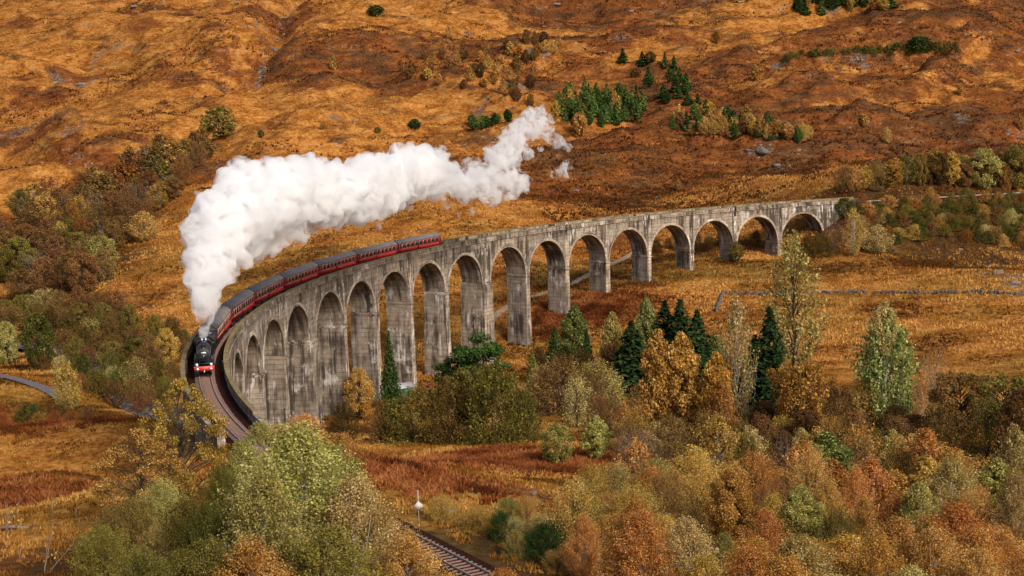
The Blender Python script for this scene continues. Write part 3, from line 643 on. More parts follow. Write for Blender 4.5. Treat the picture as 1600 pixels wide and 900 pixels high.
mb = MB(); aa = np.linspace(-1.02, 1.02, 13); sec = [(1.42 * math.sin(a) / math.sin(1.02), 3.12 + .72 * (math.cos(a) - math.cos(1.02)) / (1 - math.cos(1.02))) for a in aa]; extrude_x(mb, sec, -6.1, -4.2); mb.build('cab_roof', SOOT_SHADE, cb)
for g in (-1, 1):
    mb = MB(); mb.box(-4.29, -4.265, *sorted((g * 1.02, g * 1.24)), 2.55, 3.05); mb.build('cab_window', GLASS, cb)
    mb = MB(); mb.box(-5.3, -4.6, g * 1.3 - .02, g * 1.3 + .02, 2.5, 3.0); mb.build('cab_side_window', GLASS, cb)
    mb = MB(); lathe_x(mb, [(3.3, .0), (3.3, .36), (4.75, .36), (4.8, .30), (4.8, 0)], 18, g * 1.03, 1.02); mb.build('cylinder', BLACK, loco, True)
    for x in (1.75, -.35, -2.75): wheel(WD, x, g * .76, loco, .91, .91)
    for x in (3.05, 5.05): wheel(WB, x, g * .76, loco, .48, .48)
    mb = MB(); mb.box(-2.85, 1.85, *sorted((g * .93, g * .98)), .66, .76); mb.build('coupling_rod', SILV, loco)
    mb = MB(); mb.obox((1.6, g * 1.02, .84), (1.75, 0, .09), (0, .03, 0), (0, 0, .06)); mb.build('connecting_rod', SILV, loco)
    mb = MB(); mb.tube([(-4.2, g * 1.0, 2.95), (3.3, g * .86, 3.05), (4.9, g * .85, 3.02)], .025, 6); mb.build('handrail', SILV, loco)
    mb = MB(); mb.tube([(3.9, g * .8, 2.5), (3.9, g * 1.08, 2.0), (3.9, g * 1.08, 1.3)], .15, 8); mb.build('steam_pipe', BLACK, loco, True)
mb = MB(); mb.box(5.62, 5.76, -1.3, 1.3, .72, 1.36); bb = mb.build('buffer_beam', RED, loco)
mb = MB(); mb.box(5.755, 5.775, -1.26, 1.26, 1.30, 1.315); mb.build('beam_lining', WHITE, bb)
for g in (-1, 1):
    mb = MB(); lathe_x(mb, [(5.76, .15), (6.1, .11), (6.3, .10), (6.32, .24), (6.38, .22), (6.4, .0)], 16, g * .87, 1.07); mb.build('buffer', SILV, loco, True)
    mb = MB(); mb.box(5.5, 5.7, g * .92 - .14, g * .92 + .14, 1.37, 1.75); lathe_x(mb, [(5.7, .13), (5.75, .13), (5.75, 0)], 12, g * .92, 1.58); mb.build('headlamp', WHITE, loco)
mb = MB(); mb.tube([(5.76, 0, 1.08), (6.05, 0, 1.0), (6.1, 0, .7), (6.0, 0, .5)], .045, 6); mb.build('coupling', SILV, loco)
mb = MB(); mb.box(5.4, 5.6, -.95, -.75, .15, .86); mb.box(5.4, 5.6, .75, .95, .15, .86); mb.build('guard_iron', BLACK, loco)

ten = empty('locomotive_tender'); put_vehicle(ten, 298.6, 3.2); tag(ten, 'black coal tender coupled behind the steam locomotive cab', 'tender')
mb = MB(); mb.box(-3.5, 3.4, -1.25, 1.25, .8, 1.4); mb.build('frame', GREYM, ten)
mb = MB(); sec = [(-1.3, 1.4), (-1.3, 2.65), (-1.0, 3.1), (-.85, 3.1), (-.85, 2.4), (.85, 2.4), (.85, 3.1), (1.0, 3.1), (1.3, 2.65), (1.3, 1.4)]
n_ = len(sec); mb.add([(x, y, z) for x in (-3.5, 3.3) for y, z in sec], [(k, (k + 1) % n_, n_ + (k + 1) % n_, n_ + k) for k in range(n_)] + [(0, 1, 8, 9), (10, 19, 18, 11), (1, 2, 7, 8), (11, 18, 17, 12)]); mb.build('tank', BLACK, ten)
mb = MB(); gxs = np.linspace(-3.2, 3.0, 22); gys = np.linspace(-.84, .84, 8); V = [(x, y, 2.42 + max(.02, .75 * (1 - (y / .84) ** 2) * (1 - abs(x / 3.4) ** 3)) + RS.uniform(-.07, .07)) for x in gxs for y in gys]
mb.add(V, [(i * 8 + j, i * 8 + j + 1, (i + 1) * 8 + j + 1, (i + 1) * 8 + j) for i in range(21) for j in range(7)]); mb.build('coal_heap', COAL, ten)
for g in (-1, 1):
    for x in (-2.3, 0, 2.3): wheel(WT, x, g * .76, ten, .65, .65)

NWIN = 9
def make_coach():
    r = empty('railway_coach')
    tag(r, 'maroon', 'coach')
    L = 9.82
    sec = [(-1.36, 1.78), (-1.40, 2.2), (-1.38, 2.6), (-1.32, 3.05), (1.32, 3.05), (1.38, 2.6), (1.40, 2.2), (1.36, 1.78)]
    mb = MB(); extrude_x(mb, sec, -L, L); mb.build('body', MAROON, r)
    sec = [(-1.30, 1.02), (-1.36, 1.776), (1.36, 1.776), (1.30, 1.02)]; mb = MB(); extrude_x(mb, sec, -L, L); mb.build('lower_panel', SOLE, r)
    mb = MB(); aa = np.linspace(-1.15, 1.15, 17); sec = [(1.38 * math.sin(a) / math.sin(1.15), 3.04 + .74 * (math.cos(a) - math.cos(1.15)) / (1 - math.cos(1.15))) for a in aa]
    extrude_x(mb, sec, -L - .03, L + .03); rf = mb.build('roof', ROOF, r)
    for x in np.linspace(-8.4, 8.4, 8):
        mb = MB(); mb.box(x - .16, x + .16, -.14, .14, 3.74, 3.9); mb.build('roof_vent', ROOF, rf)
    for g in (-1, 1):
        for x in np.linspace(-7.6, 7.6, NWIN):
            mb = MB(); mb.box(x - .62, x + .62, *sorted((g * 1.32, g * 1.418)), 2.02, 2.92); w = mb.build('window', CREAM, r)
            mb = MB(); mb.box(x - .55, x + .55, *sorted((g * 1.33, g * 1.428)), 2.09, 2.85); mb.build('pane', GLASS, w)
        for x in (-9.2, 9.2, 0.95):
            mb = MB(); mb.box(x - .3, x + .3, *sorted((g * 1.33, g * 1.412)), 1.3, 2.95); d = mb.build('door', MAROON, r)
            mb = MB(); mb.box(x - .2, x + .2, *sorted((g * 1.33, g * 1.424)), 2.1, 2.85); mb.build('door_window', GLASS, d)
        mb = MB(); mb.box(-L, L, *sorted((g * 1.36, g * 1.409)), 1.80, 1.85); mb.build('waist_lining', CREAM, r)
        mb = MB(); mb.box(g * L, g * (L + .3), -.55, .55, 1.2, 3.25) if g > 0 else mb.box(-L - .3, -L, -.55, .55, 1.2, 3.25); mb.build('gangway', GREYM, r)
        mb = MB(); xc = g * 7.1; mb.box(xc - 1.6, xc + 1.6, -1.12, -.95, .35, .75); mb.box(xc - 1.6, xc + 1.6, .95, 1.12, .35, .75); mb.box(xc - .4, xc + .4, -1.1, 1.1, .5, .8); bg = mb.build('bogie', GREYM, r)
        for x in (xc - 1.25, xc + 1.25):
            for yy in (-.76, .76): wheel(WC, x, yy, bg, .46, .46)
    mb = MB(); mb.box(-L, L, -1.25, 1.25, .88, 1.018); mb.box(-3.5, -1.2, -1.1, 1.1, .4, .88); mb.box(.8, 2.8, -1.1, 1.1, .4, .88); mb.build('underframe', GREYM, r)
    return r
def copy_tree(o, parent=None):
    c = o.copy(); COL.objects.link(c); c.parent = parent
    for ch in list(o.children): copy_tree(ch, c)
    return c
coach = make_coach(); ORD = ['last', 'second from last', 'third from last', 'middle', 'third behind the tender', 'second behind the tender', 'first behind the tender']
coaches = [coach] + [copy_tree(coach) for _ in range(6)]
for k, c in enumerate(coaches):
    put_vehicle(c, 153.4 + 10 + 20.15 * k, 9.9)
    c['label'] = ['maroon coach with grey roof at the very tail of the train', 'maroon coach with grey roof, second from the tail of the train', 'maroon coach with grey roof, third from the tail of the train', 'maroon coach with grey roof in the middle, three coaches either side',
                  'maroon coach with grey roof, third behind the locomotive tender', 'maroon coach with grey roof partly under steam, second behind the tender', 'maroon coach coupled straight to the tender beneath the steam'][k]
    c['group'] = 'coaches of the steam train'

# ------------------------------------------------------------------ steam
def vn3(p, f, seed):
    q = p * f; i = np.floor(q); w = q - i; w = w * w * (3 - 2 * w); r = 0
    for dx in (0, 1):
        for dy in (0, 1):
            for dz in (0, 1):
                hh = _hash(i[:, 0] + dx + 57 * (i[:, 2] + dz), i[:, 1] + dy, seed)
                r = r + hh * (w[:, 0] if dx else 1 - w[:, 0]) * (w[:, 1] if dy else 1 - w[:, 1]) * (w[:, 2] if dz else 1 - w[:, 2])
    return r - .5
_bm = bmesh.new(); bmesh.ops.create_icosphere(_bm, subdivisions=2, radius=1); _bm.verts.ensure_lookup_table()
ICV = np.array([v.co[:] for v in _bm.verts]); ICF = np.array([[v.index for v in f.verts] for f in _bm.faces]); _bm.free()
def remesh(me, vox):
    t = bpy.data.objects.new('tmp', me); COL.objects.link(t)
    md = t.modifiers.new('r', 'REMESH'); md.mode = 'VOXEL'; md.voxel_size = vox
    dg = bpy.context.evaluated_depsgraph_get(); out = bpy.data.meshes.new_from_object(t.evaluated_get(dg)); bpy.data.objects.remove(t)
    return out
def puff_hull(name, spheres, vox, amp, mat, parent=None):
    V = np.concatenate([ICV * r * np.array([1, 1, .92]) + np.asarray(c) for c, r in spheres]); n = len(ICV)
    Fc = np.concatenate([ICF + k * n for k in range(len(spheres))])
    out = remesh(mesh_np(name + '_raw', V, None, Fc), vox)
    m = len(out.vertices); co = np.empty(m * 3, np.float32); out.vertices.foreach_get('co', co); co = co.reshape(-1, 3).astype(float)
    no = np.empty(m * 3, np.float32); out.vertex_normals.foreach_get('vector', no); no = no.reshape(-1, 3)
    d = 1.3 * vn3(co, .17, 1) + .55 - 2.4 * np.abs(vn3(co, .34, 2)) + .35 - 1.5 * np.abs(vn3(co, .8, 3)) - .5
    co = co + no * (amp * d)[:, None]
    out.vertices.foreach_set('co', co.astype(np.float32).ravel()); out.update()
    out = remesh(out, vox * .8); out.name = name
    out.polygons.foreach_set('use_smooth', np.ones(len(out.polygons), bool))
    out.materials.clear()
    o = obj(name, out, mat)
    if parent: o.parent = parent
    return o
RP = random.Random(11)
PATH = [(318, 522, 198.5, 5), (318, 500, 200, 13), (322, 478, 202, 22), (324, 452, 204, 34), (320, 425, 207, 44), (326, 395, 211, 52), (345, 362, 216, 66), (378, 335, 223, 78), (420, 315, 232, 76), (470, 302, 243, 62), (520, 305, 255, 54), (565, 300, 268, 50), (610, 284, 282, 48), (648, 264, 295, 46)]
TAIL = [(655, 262, 298, 48), (685, 272, 308, 44), (715, 285, 318, 40), (745, 285, 328, 38), (775, 280, 336, 38), (800, 282, 342, 32), (822, 290, 346, 20)]
TAIL2 = [(770, 255, 334, 34), (795, 235, 342, 36), (815, 212, 350, 36), (836, 190, 356, 28), (850, 176, 360, 18)]
def sample_path(path, step, grow=1.08):
    a = np.array(path, float); t = 0.; out = []
    while t < len(a) - 1:
        v = [np.interp(t, range(len(a)), a[:, k]) for k in range(4)]; p = aty(v[0], v[1], v[2]); r = v[3] / FPX * v[2] * grow
        out.append((p, r)); q = a[min(int(t) + 1, len(a) - 1)] - a[int(t)]; L = np.linalg.norm(aty(*a[int(t)][:3]) - aty(*a[int(t) + 1][:3])); t += step * r / max(L, .1)
    return out
def rdir():
    z = RP.uniform(-1, 1); a = RP.uniform(0, 6.283); q = math.sqrt(1 - z * z); return np.array([q * math.cos(a), q * math.sin(a), z])
sp = []
for p, r in sample_path(PATH, .35):
    sp.append((p, r * .74))
    for _ in range(15):
        d = rdir(); rr = r * RP.uniform(.13, .38); sp.append((p + d * (r * 1.0 - rr) * RP.uniform(.88, 1.16), rr))
steam = puff_hull('steam_plume', sp, .46, 1.1, STEAM)
tag(steam, kind='stuff')
sp = []
for p, r in sample_path(TAIL, .24, 1.12) + sample_path(TAIL2, .24, 1.12):
    for _ in range(7):
        d = rdir(); rr = r * RP.uniform(.14, .44); sp.append((p + d * (r - rr) * RP.uniform(.2, 1.2), rr))
for px, py, y, r in [(885, 262, 372, 13), (878, 275, 370, 8), (892, 250, 373, 9), (715, 335, 322, 9), (740, 325, 327, 8), (512, 370, 256, 7), (515, 360, 256, 8), (590, 352, 275, 10), (570, 360, 270, 12), (545, 362, 262, 12), (770, 318, 336, 10), (700, 318, 318, 14), (862, 210, 362, 16), (872, 222, 366, 13), (885, 228, 368, 9), (880, 262, 370, 15), (865, 275, 366, 10), (640, 330, 292, 12), (668, 325, 300, 12), (735, 332, 326, 10), (415, 405, 225, 8)]:
    p = aty(px, py, y); rr = r / FPX * y
    for _ in range(7): sp.append((p + rdir() * rr * RP.uniform(.2, .9), rr * RP.uniform(.3, .6)))
ta = puff_hull('trailing_wisps', sp, .44, .9, STEAM2, steam)

# ------------------------------------------------------------------ trees
def leaves(rng, pts, size, out, tint, flat=0., elong=1.5):
    "one rhombic leaf (or leaf spray) per point"
    n = len(pts); nrm = rng.normal(size=(n, 3)) + out * .8; nrm[:, 2] += flat; nrm /= np.linalg.norm(nrm, axis=1)[:, None] + 1e-9
    t = rng.normal(size=(n, 3)); u = np.cross(nrm, t); u /= np.linalg.norm(u, axis=1)[:, None] + 1e-9; v = np.cross(nrm, u)
    sz = size * rng.uniform(.6, 1.35, n)[:, None]
    V = np.stack([pts - u * sz * .5 * elong, pts + v * sz * .5, pts + u * sz * .5 * elong, pts - v * sz * .5], 1).reshape(-1, 3)
    return V, np.arange(4 * n).reshape(n, 4), np.repeat(tint, 4)
def broadleaf(seed, ar, nleaf, lsize, nlobe=26, base=.16, prof='round', lobe=.30, trunk=.016, sparse=False, stems=1, hang=0., tw=1.):
    "unit-height tree: returns (trunk mesh, crown mesh)"
    rng = np.random.RandomState(seed); Rm = ar / 2
    def prad(t):
        if prof == 'round': return np.sqrt(np.clip(1 - ((t - .46) / .54) ** 2, .02, 1))
        if prof == 'oval': return np.clip(np.sin(np.pi * np.clip(t, .02, 1) ** .85), .08, 1) ** .7
        if prof == 'cone': return np.clip(1.05 - t, .06, 1) ** .75 * np.clip(t / .12, .3, 1)
        if prof == 'spread': return np.clip(.45 + 1.1 * t - .9 * t ** 3.2, .1, 1)
        if prof == 'bush': return np.sqrt(np.clip(1 - (t * .98) ** 2.4, .03, 1))
    lob = []; 
    for k in range(nlobe):
        t = (k + rng.uniform(.1, .9)) / nlobe; t = t ** .9; a = k * 2.399 + rng.uniform(-.5, .5)
        r = Rm * float(prad(t)) * rng.uniform(.82, 1.12); lr = Rm * lobe * rng.uniform(.65, 1.3) * (.55 + .45 * float(prad(t)))
        rr = max(0, r - lr) * rng.uniform(.35, 1.0) ** .5
        z = base + (1 - base) * t; z = min(z, 1 - lr * .75)
        lob.append((rr * math.cos(a), rr * math.sin(a), z, lr))
    lob = np.array(lob)
    # wood
    mb = MB(); tops = []
    for st in range(stems):
        ang = rng.uniform(0, 6.28); lean = (0 if stems == 1 else .16 * ar) + rng.uniform(0, .03); hh = .86 * rng.uniform(.85, 1.02)
        pts = [np.array([lean * t ** 1.3 * math.cos(ang) + (0 if stems == 1 else .02 * math.cos(ang)) + .012 * math.sin(5 * t + seed), lean * t ** 1.3 * math.sin(ang) + (0 if stems == 1 else .02 * math.sin(ang)) + .012 * math.cos(4 * t + seed), -.04 + t * (hh + .04)]) for t in np.linspace(0, 1, 8)]
        rad = trunk * (1 - np.linspace(0, 1, 8) * .9) * (1 if stems == 1 else .72); mb.tube(pts, rad, 6); tops.append(np.array(pts))
    for k, (x, y, z, lr) in enumerate(lob):
        st = tops[k % stems]; zz = max(base * .7, z - rng.uniform(.12, .30) * (1 - .3 * z)); zz = min(zz, st[-1, 2] * .97)
        p0 = np.array([np.interp(zz, st[:, 2], st[:, 0]), np.interp(zz, st[:, 2], st[:, 1]), zz]); p1 = np.array([x, y, z]); md = (p0 + p1) / 2 + np.array([0, 0, .02])
        r0 = trunk * .45 * (1 - zz * .6); mb.tube([p0, md, p1, p1 + (p1 - md) * .5], [r0, r0 * .6, r0 * .34, r0 * .1], 4, False)
        for q in range(int(5 * tw)):
            d = rng.normal(size=3); d[2] = abs(d[2]) * .6; d /= np.linalg.norm(d); e = p1 + d * lr * rng.uniform(.7, 1.2)
            mb.tube([p1 - (p1 - md) * rng.uniform(0, .6), e], [trunk * .10, trunk * .03], 3, False)
    # leaves
    w = lob[:, 3] ** 2; k = rng.choice(len(lob), nleaf, p=w / w.sum())
    d = rng.normal(size=(nleaf, 3)); d /= np.linalg.norm(d, axis=1)[:, None]
    rr = rng.uniform(0, 1, nleaf) ** (.42 if not sparse else .6) * (1 + .22 * (rng.uniform(size=nleaf) > .9))
    pts = lob[k, :3] + d * (lob[k, 3] * rr)[:, None] * np.array([1, 1, .82])
    if hang: pts[:, 2] -= hang * rng.uniform(0, 1, nleaf) ** 2 * lob[k, 3]
    pts[:, 2] = np.maximum(pts[:, 2], .01)
    lt = rng.uniform(-.16, .16, len(lob))
    tint = np.clip(.48 + lt[k] + rng.normal(0, .22, nleaf), 0, 1)
    V, Q, T = leaves(rng, pts, lsize, d, tint, .15)
    return mb.mesh('trunk', True), mesh_np('crown', V, Q, tint=T)
def wisp(seed, ar, nstroke, nleaf, lsize, prof='round', base=.1, stems=2, up=.75, spread=.020, slen=.24, trunk=.013, hang=0.):
    "feathery tree: leaves strung along fine upswept twigs"
    rng = np.random.RandomState(seed); Rm = ar / 2
    t = (np.arange(nstroke) + rng.uniform(0, 1, nstroke)) / nstroke; a = rng.uniform(0, 6.283, nstroke)
    if prof == 'round': pr = np.sqrt(np.clip(1 - ((t - .45) / .56) ** 2, .03, 1))
    elif prof == 'bush': pr = np.sqrt(np.clip(1 - t ** 2.2, .03, 1))
    elif prof == 'oval': pr = np.clip(np.sin(np.pi * np.clip(t, .03, .985) ** .85), .1, 1) ** .75
    else: pr = np.clip(.4 + 1.2 * t - .95 * t ** 3, .1, 1)
    lump = 1 + .30 * np.sin(3 * a + 7 * t + seed) * np.sin(9 * t + 2 * a + seed * 1.7) + rng.normal(0, .07, nstroke)
    r = Rm * pr * lump * rng.uniform(.12, 1, nstroke) ** .45
    z = base + (1 - base) * t * np.clip(1 - .08 * rng.uniform(0, 1, nstroke), 0, 1)
    E_ = np.c_[r * np.cos(a), r * np.sin(a), z]; L = slen * rng.uniform(.6, 1.2, nstroke) * (1 - .35 * t)
    B_ = np.c_[E_[:, 0] * .55, E_[:, 1] * .55, np.maximum(z - L * up, .02)]; Md = (B_ + E_) / 2 + np.c_[np.cos(a), np.sin(a), -np.ones(nstroke) * .6] * (L * .22)[:, None]
    mb = MB()
    for st in range(stems):
        an = rng.uniform(0, 6.28); le = (.05 if stems == 1 else .22) * ar; tt = np.linspace(0, 1, 7); h_ = .85 * rng.uniform(.8, 1)
        mb.tube(np.c_[le * tt ** 1.4 * math.cos(an) + .01 * np.sin(6 * tt + seed), le * tt ** 1.4 * math.sin(an) + .01 * np.cos(5 * tt), -.04 + tt * h_], trunk * (1 - .88 * tt), 6)
    for k in range(0, nstroke, 1 if nstroke < 260 else 2):
        mb.tube([B_[k], Md[k], E_[k]], [trunk * .16, trunk * .11, trunk * .04], 3, False)
        if k % 5 == 0: mb.tube([(0, 0, max(.03, B_[k, 2] - .18)), B_[k] * np.array([.6, .6, 1]) - np.array([0, 0, .06]), B_[k]], [trunk * .4, trunk * .3, trunk * .17], 4, False)
    k = rng.randint(0, nstroke, nleaf); f = rng.uniform(.05, 1.08, nleaf)[:, None]
    p = (1 - f) ** 2 * B_[k] + 2 * f * (1 - f) * Md[k] + f * f * E_[k]; d = rng.normal(size=(nleaf, 3)); p = p + d * spread * (.6 + .6 * f)
    if hang: p[:, 2] -= hang * rng.uniform(0, 1, nleaf) ** 2
    p[:, 2] = np.maximum(p[:, 2], .01)
    tint = np.clip(.48 + rng.normal(0, .16, nstroke)[k] + rng.normal(0, .24, nleaf), 0, 1)
    V, Q, T = leaves(rng, p, lsize, d * .4, tint, .1)
    return mb.mesh('trunk', True), mesh_np('crown', V, Q, tint=T)
def spruce(seed, ar, tiers, per, lsize, base=.03):
    rng = np.random.RandomState(seed); mb = MB(); mb.tube([(0, 0, -.04), (0, 0, .5), (0, 0, .98)], [.016, .009, .002], 6)
    P_, D_, T_ = [], [], []
    for k in range(tiers):
        t = k / (tiers - 1); z = base + (.985 - base) * t; R = ar / 2 * (1 - t) ** .9 * rng.uniform(.85, 1.1) + .008
        nb = max(4, int(per * (1 - t * .6)))
        for b in range(nb):
            a = 6.283 * (b + rng.uniform(-.3, .3)) / nb + k * .7; r_ = R * rng.uniform(.75, 1.1); n = max(3, int(14 * (1 - t) + 4))
            f = rng.uniform(.1, 1, n) ** .7; lat = rng.normal(0, .16, n) * r_ * f
            x = f * r_ * math.cos(a) - lat * math.sin(a); y = f * r_ * math.sin(a) + lat * math.cos(a); zz = z - .20 * r_ * f ** 1.5 + .06 * r_ * (f > .85) + rng.normal(0, .006, n)
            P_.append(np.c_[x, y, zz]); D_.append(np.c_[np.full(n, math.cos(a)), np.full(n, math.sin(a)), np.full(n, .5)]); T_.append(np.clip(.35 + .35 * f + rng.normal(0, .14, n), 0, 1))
    pts = np.concatenate(P_); V, Q, T = leaves(rng, pts, lsize, np.concatenate(D_), np.concatenate(T_), .6, 2.2)
    V[:, 2] = np.maximum(V[:, 2], 0)
    return mb.mesh('trunk', True), mesh_np('crown', V, Q, tint=T)
def scots(seed, ar, nleaf, lsize):
    "pine with flat separate plates of needles"
    rng = np.random.RandomState(seed); mb = MB()
    sp_ = np.array([(.02 * math.sin(3 * t), .02 * math.cos(2 * t) - .02, -.04 + t * .98) for t in np.linspace(0, 1, 8)]); mb.tube(sp_, .022 * (1 - np.linspace(0, 1, 8) * .8), 6)
    P_, D_, T_ = [], [], []
    for k in range(24):
        z = rng.uniform(.24, .97); a = k * 2.4; r = ar / 2 * rng.uniform(.3, .85) * (1.15 - .55 * z); c = np.array([r * math.cos(a), r * math.sin(a), z]); lr = ar * rng.uniform(.13, .24)
        mb.tube([(0, 0, z - .12), c * np.array([.5, .5, 1]) - np.array([0, 0, .05]), c], [.009, .006, .003], 4, False)
        n = nleaf // 18; d = rng.normal(size=(n, 3)); d /= np.linalg.norm(d, axis=1)[:, None]; f = rng.uniform(0, 1, n) ** .45
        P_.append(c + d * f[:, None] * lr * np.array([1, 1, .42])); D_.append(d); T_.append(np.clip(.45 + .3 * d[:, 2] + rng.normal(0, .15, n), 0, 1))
    V, Q, T = leaves(rng, np.concatenate(P_), lsize, np.concatenate(D_), np.concatenate(T_), .5, 1.8)
    return mb.mesh('trunk', True), mesh_np('crown', V, Q, tint=T)
PROTO = {}
def proto(key):
    if key in PROTO: return PROTO[key]
    kind, size, v = key; sd_ = abs(hash((kind, size, v, 'x'))) if False else sum(ord(c) * (i + 3) for i, c in enumerate(kind + size)) * 7 + v * 131
    #            near           mid          far
    n_, l_ = {'N': (36000, .0115), 'M': (9000, .022), 'F': (1800, .048)}[size]
    tw = {'N': 2.2, 'M': 1.2, 'F': .3}[size]; ns = {'N': 420, 'M': 230, 'F': 80}[size]
    if kind == 'round': r = (.95, broadleaf(sd_, .95, n_, l_, 70, .08, 'round', .22, .020, tw=tw))
    elif kind == 'oval': r = (.62, broadleaf(sd_, .62, n_, l_ * .9, 70, .07, 'oval', .27, .014, tw=tw))
    elif kind == 'cone': r = (.60, broadleaf(sd_, .60, n_, l_ * .85, 90, .04, 'cone', .24, .014, tw=tw, hang=.5))
    elif kind == 'column': r = (.42, broadleaf(sd_, .42, n_, l_ * .75, 60, .08, 'oval', .34, .012, tw=tw))
    elif kind == 'poplar': r = (.55, broadleaf(sd_, .55, int(n_ * .55), l_ * .7, 46, .24, 'spread', .22, .016, tw=tw, stems=2))
    elif kind == 'oak': r = (1.05, broadleaf(sd_, 1.05, n_, l_ * .95, 64, .18, 'spread', .18, .024, tw=tw))
    elif kind == 'rangy': r = (.85, broadleaf(sd_, .85, int(n_ * .44), l_ * .82, 84, .10, 'oval', .15, .015, sparse=True, tw=tw))
    elif kind == 'bush': r = (1.25, wisp(sd_, 1.25, int(ns * 1.2), n_, l_ * .95, 'bush', .02, 5, .8, .024, .34, .012))
    elif kind == 'birch': r = (.66, wisp(sd_, .66, int(ns * 1.1), n_, l_ * .8, 'oval', .07, 2, .8, .019, .24, .011))
    elif kind == 'lacy': r = (.42, wisp(sd_, .42, int(ns * .9), int(n_ * .48), l_ * .55, 'oval', .16, 1, .9, .013, .20, .010))
    elif kind == 'bare': r = (.70, wisp(sd_, .70, ns, max(60, int(n_ * .08)), l_ * .6, 'spread', .16, 2, .9, .02, .3, .014))
    elif kind == 'thin': r = (.85, wisp(sd_, .85, ns, int(n_ * .55), l_ * .8, 'round', .04, 4, .9, .022, .3, .012))
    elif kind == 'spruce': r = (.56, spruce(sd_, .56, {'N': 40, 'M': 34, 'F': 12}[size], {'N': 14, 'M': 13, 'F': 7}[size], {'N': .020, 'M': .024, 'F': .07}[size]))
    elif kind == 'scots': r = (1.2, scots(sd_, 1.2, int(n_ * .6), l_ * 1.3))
    PROTO[key] = r; return r
RT = random.Random(5); BARKOF = {'birch': BIRCH, 'lacy': BIRCH, 'bare': TWIG, 'thin': BARK, 'spruce': BARKD, 'oak': BARKD, 'rangy': BARK, 'poplar': BARKD}
KINDNAME = {'round': 'broadleaf_tree', 'oval': 'broadleaf_tree', 'cone': 'larch_tree', 'column': 'poplar_tree', 'oak': 'oak_tree', 'bush': 'shrub', 'birch': 'birch_tree', 'lacy': 'birch_tree', 'bare': 'bare_tree', 'thin': 'broadleaf_tree', 'poplar': 'poplar_tree', 'rangy': 'oak_tree', 'spruce': 'spruce_tree', 'scots': 'pine_tree'}
CATN = {'broadleaf_tree': 'tree', 'larch_tree': 'tree', 'poplar_tree': 'tree', 'oak_tree': 'tree', 'shrub': 'shrub', 'birch_tree': 'birch tree', 'bare_tree': 'bare tree', 'spruce_tree': 'spruce', 'pine_tree': 'pine tree'}
NTREE = 0; HLOG = []
def tree_at(p, h, w, kind, leaf, label, group=None, size='M', bark=None, name=None):
    global NTREE
    ar, (tm, cm) = proto((kind, size, RT.randrange({'N': 2, 'M': 2, 'F': 3}[size])))
    nme = name or KINDNAME[kind]; r = empty(nme, (p[0], p[1], p[2] - .03)); r.rotation_euler = (0, 0, RT.uniform(0, 6.28)); r.scale = (w / ar, w / ar, h)
    tag(r, label, CATN.get(nme, 'tree'), group)
    for part_, me, mt in (('trunk', tm, bark or BARKOF.get(kind, BARK)), ('crown', cm, LEAF[leaf])):
        if not me.materials: me.materials.append(mt)
        o = bpy.data.objects.new(part_, me); COL.objects.link(o); o.parent = r
        o.material_slots[0].link = 'OBJECT'; o.material_slots[0].material = mt
    NTREE += 1; HLOG.append((h, kind, leaf, p[1]))
    return r
def tree(px, pyb, hp, wp, kind, leaf, label, group=None, size=None, bark=None, depth=None, name=None):
    "base pixel, height and width in pixels of the photograph"
    if depth is None: p = cast(px, pyb)[0]
    else:
        q = aty(px, pyb, depth); p = np.array([q[0], q[1], float(ground(q[0], q[1]))])
    m = p[1] / FPX * 1.01
    if depth is not None:                         # keep the crown's top where the photograph shows it
        top = aty(px, pyb - hp, depth)[2]; h = max(1.0, top - p[2])
    else: h = hp * m
    return tree_at(p, h, wp * m, kind, leaf, label, group, size or ('N' if p[1] < 150 else 'M' if p[1] < 600 else 'F'), bark, name)
COLW = dict(poplar='green', gold='golden', straw='straw yellow', orange='orange', rust='rust red', brown='brown', umber='dark brown', olive='olive', lime='yellow green', green='leafy green', pine='deep green', spruce='blackish green', bright='bright green', moss='mossy green')
NOUN = dict(round='round crowned tree', oval='upright tree', cone='larch', column='narrow poplar', oak='spreading tree', bush='bush', birch='birch', lacy='thin birch', bare='bare tree', thin='twiggy tree', spruce='spruce', scots='pine')
USED = set()
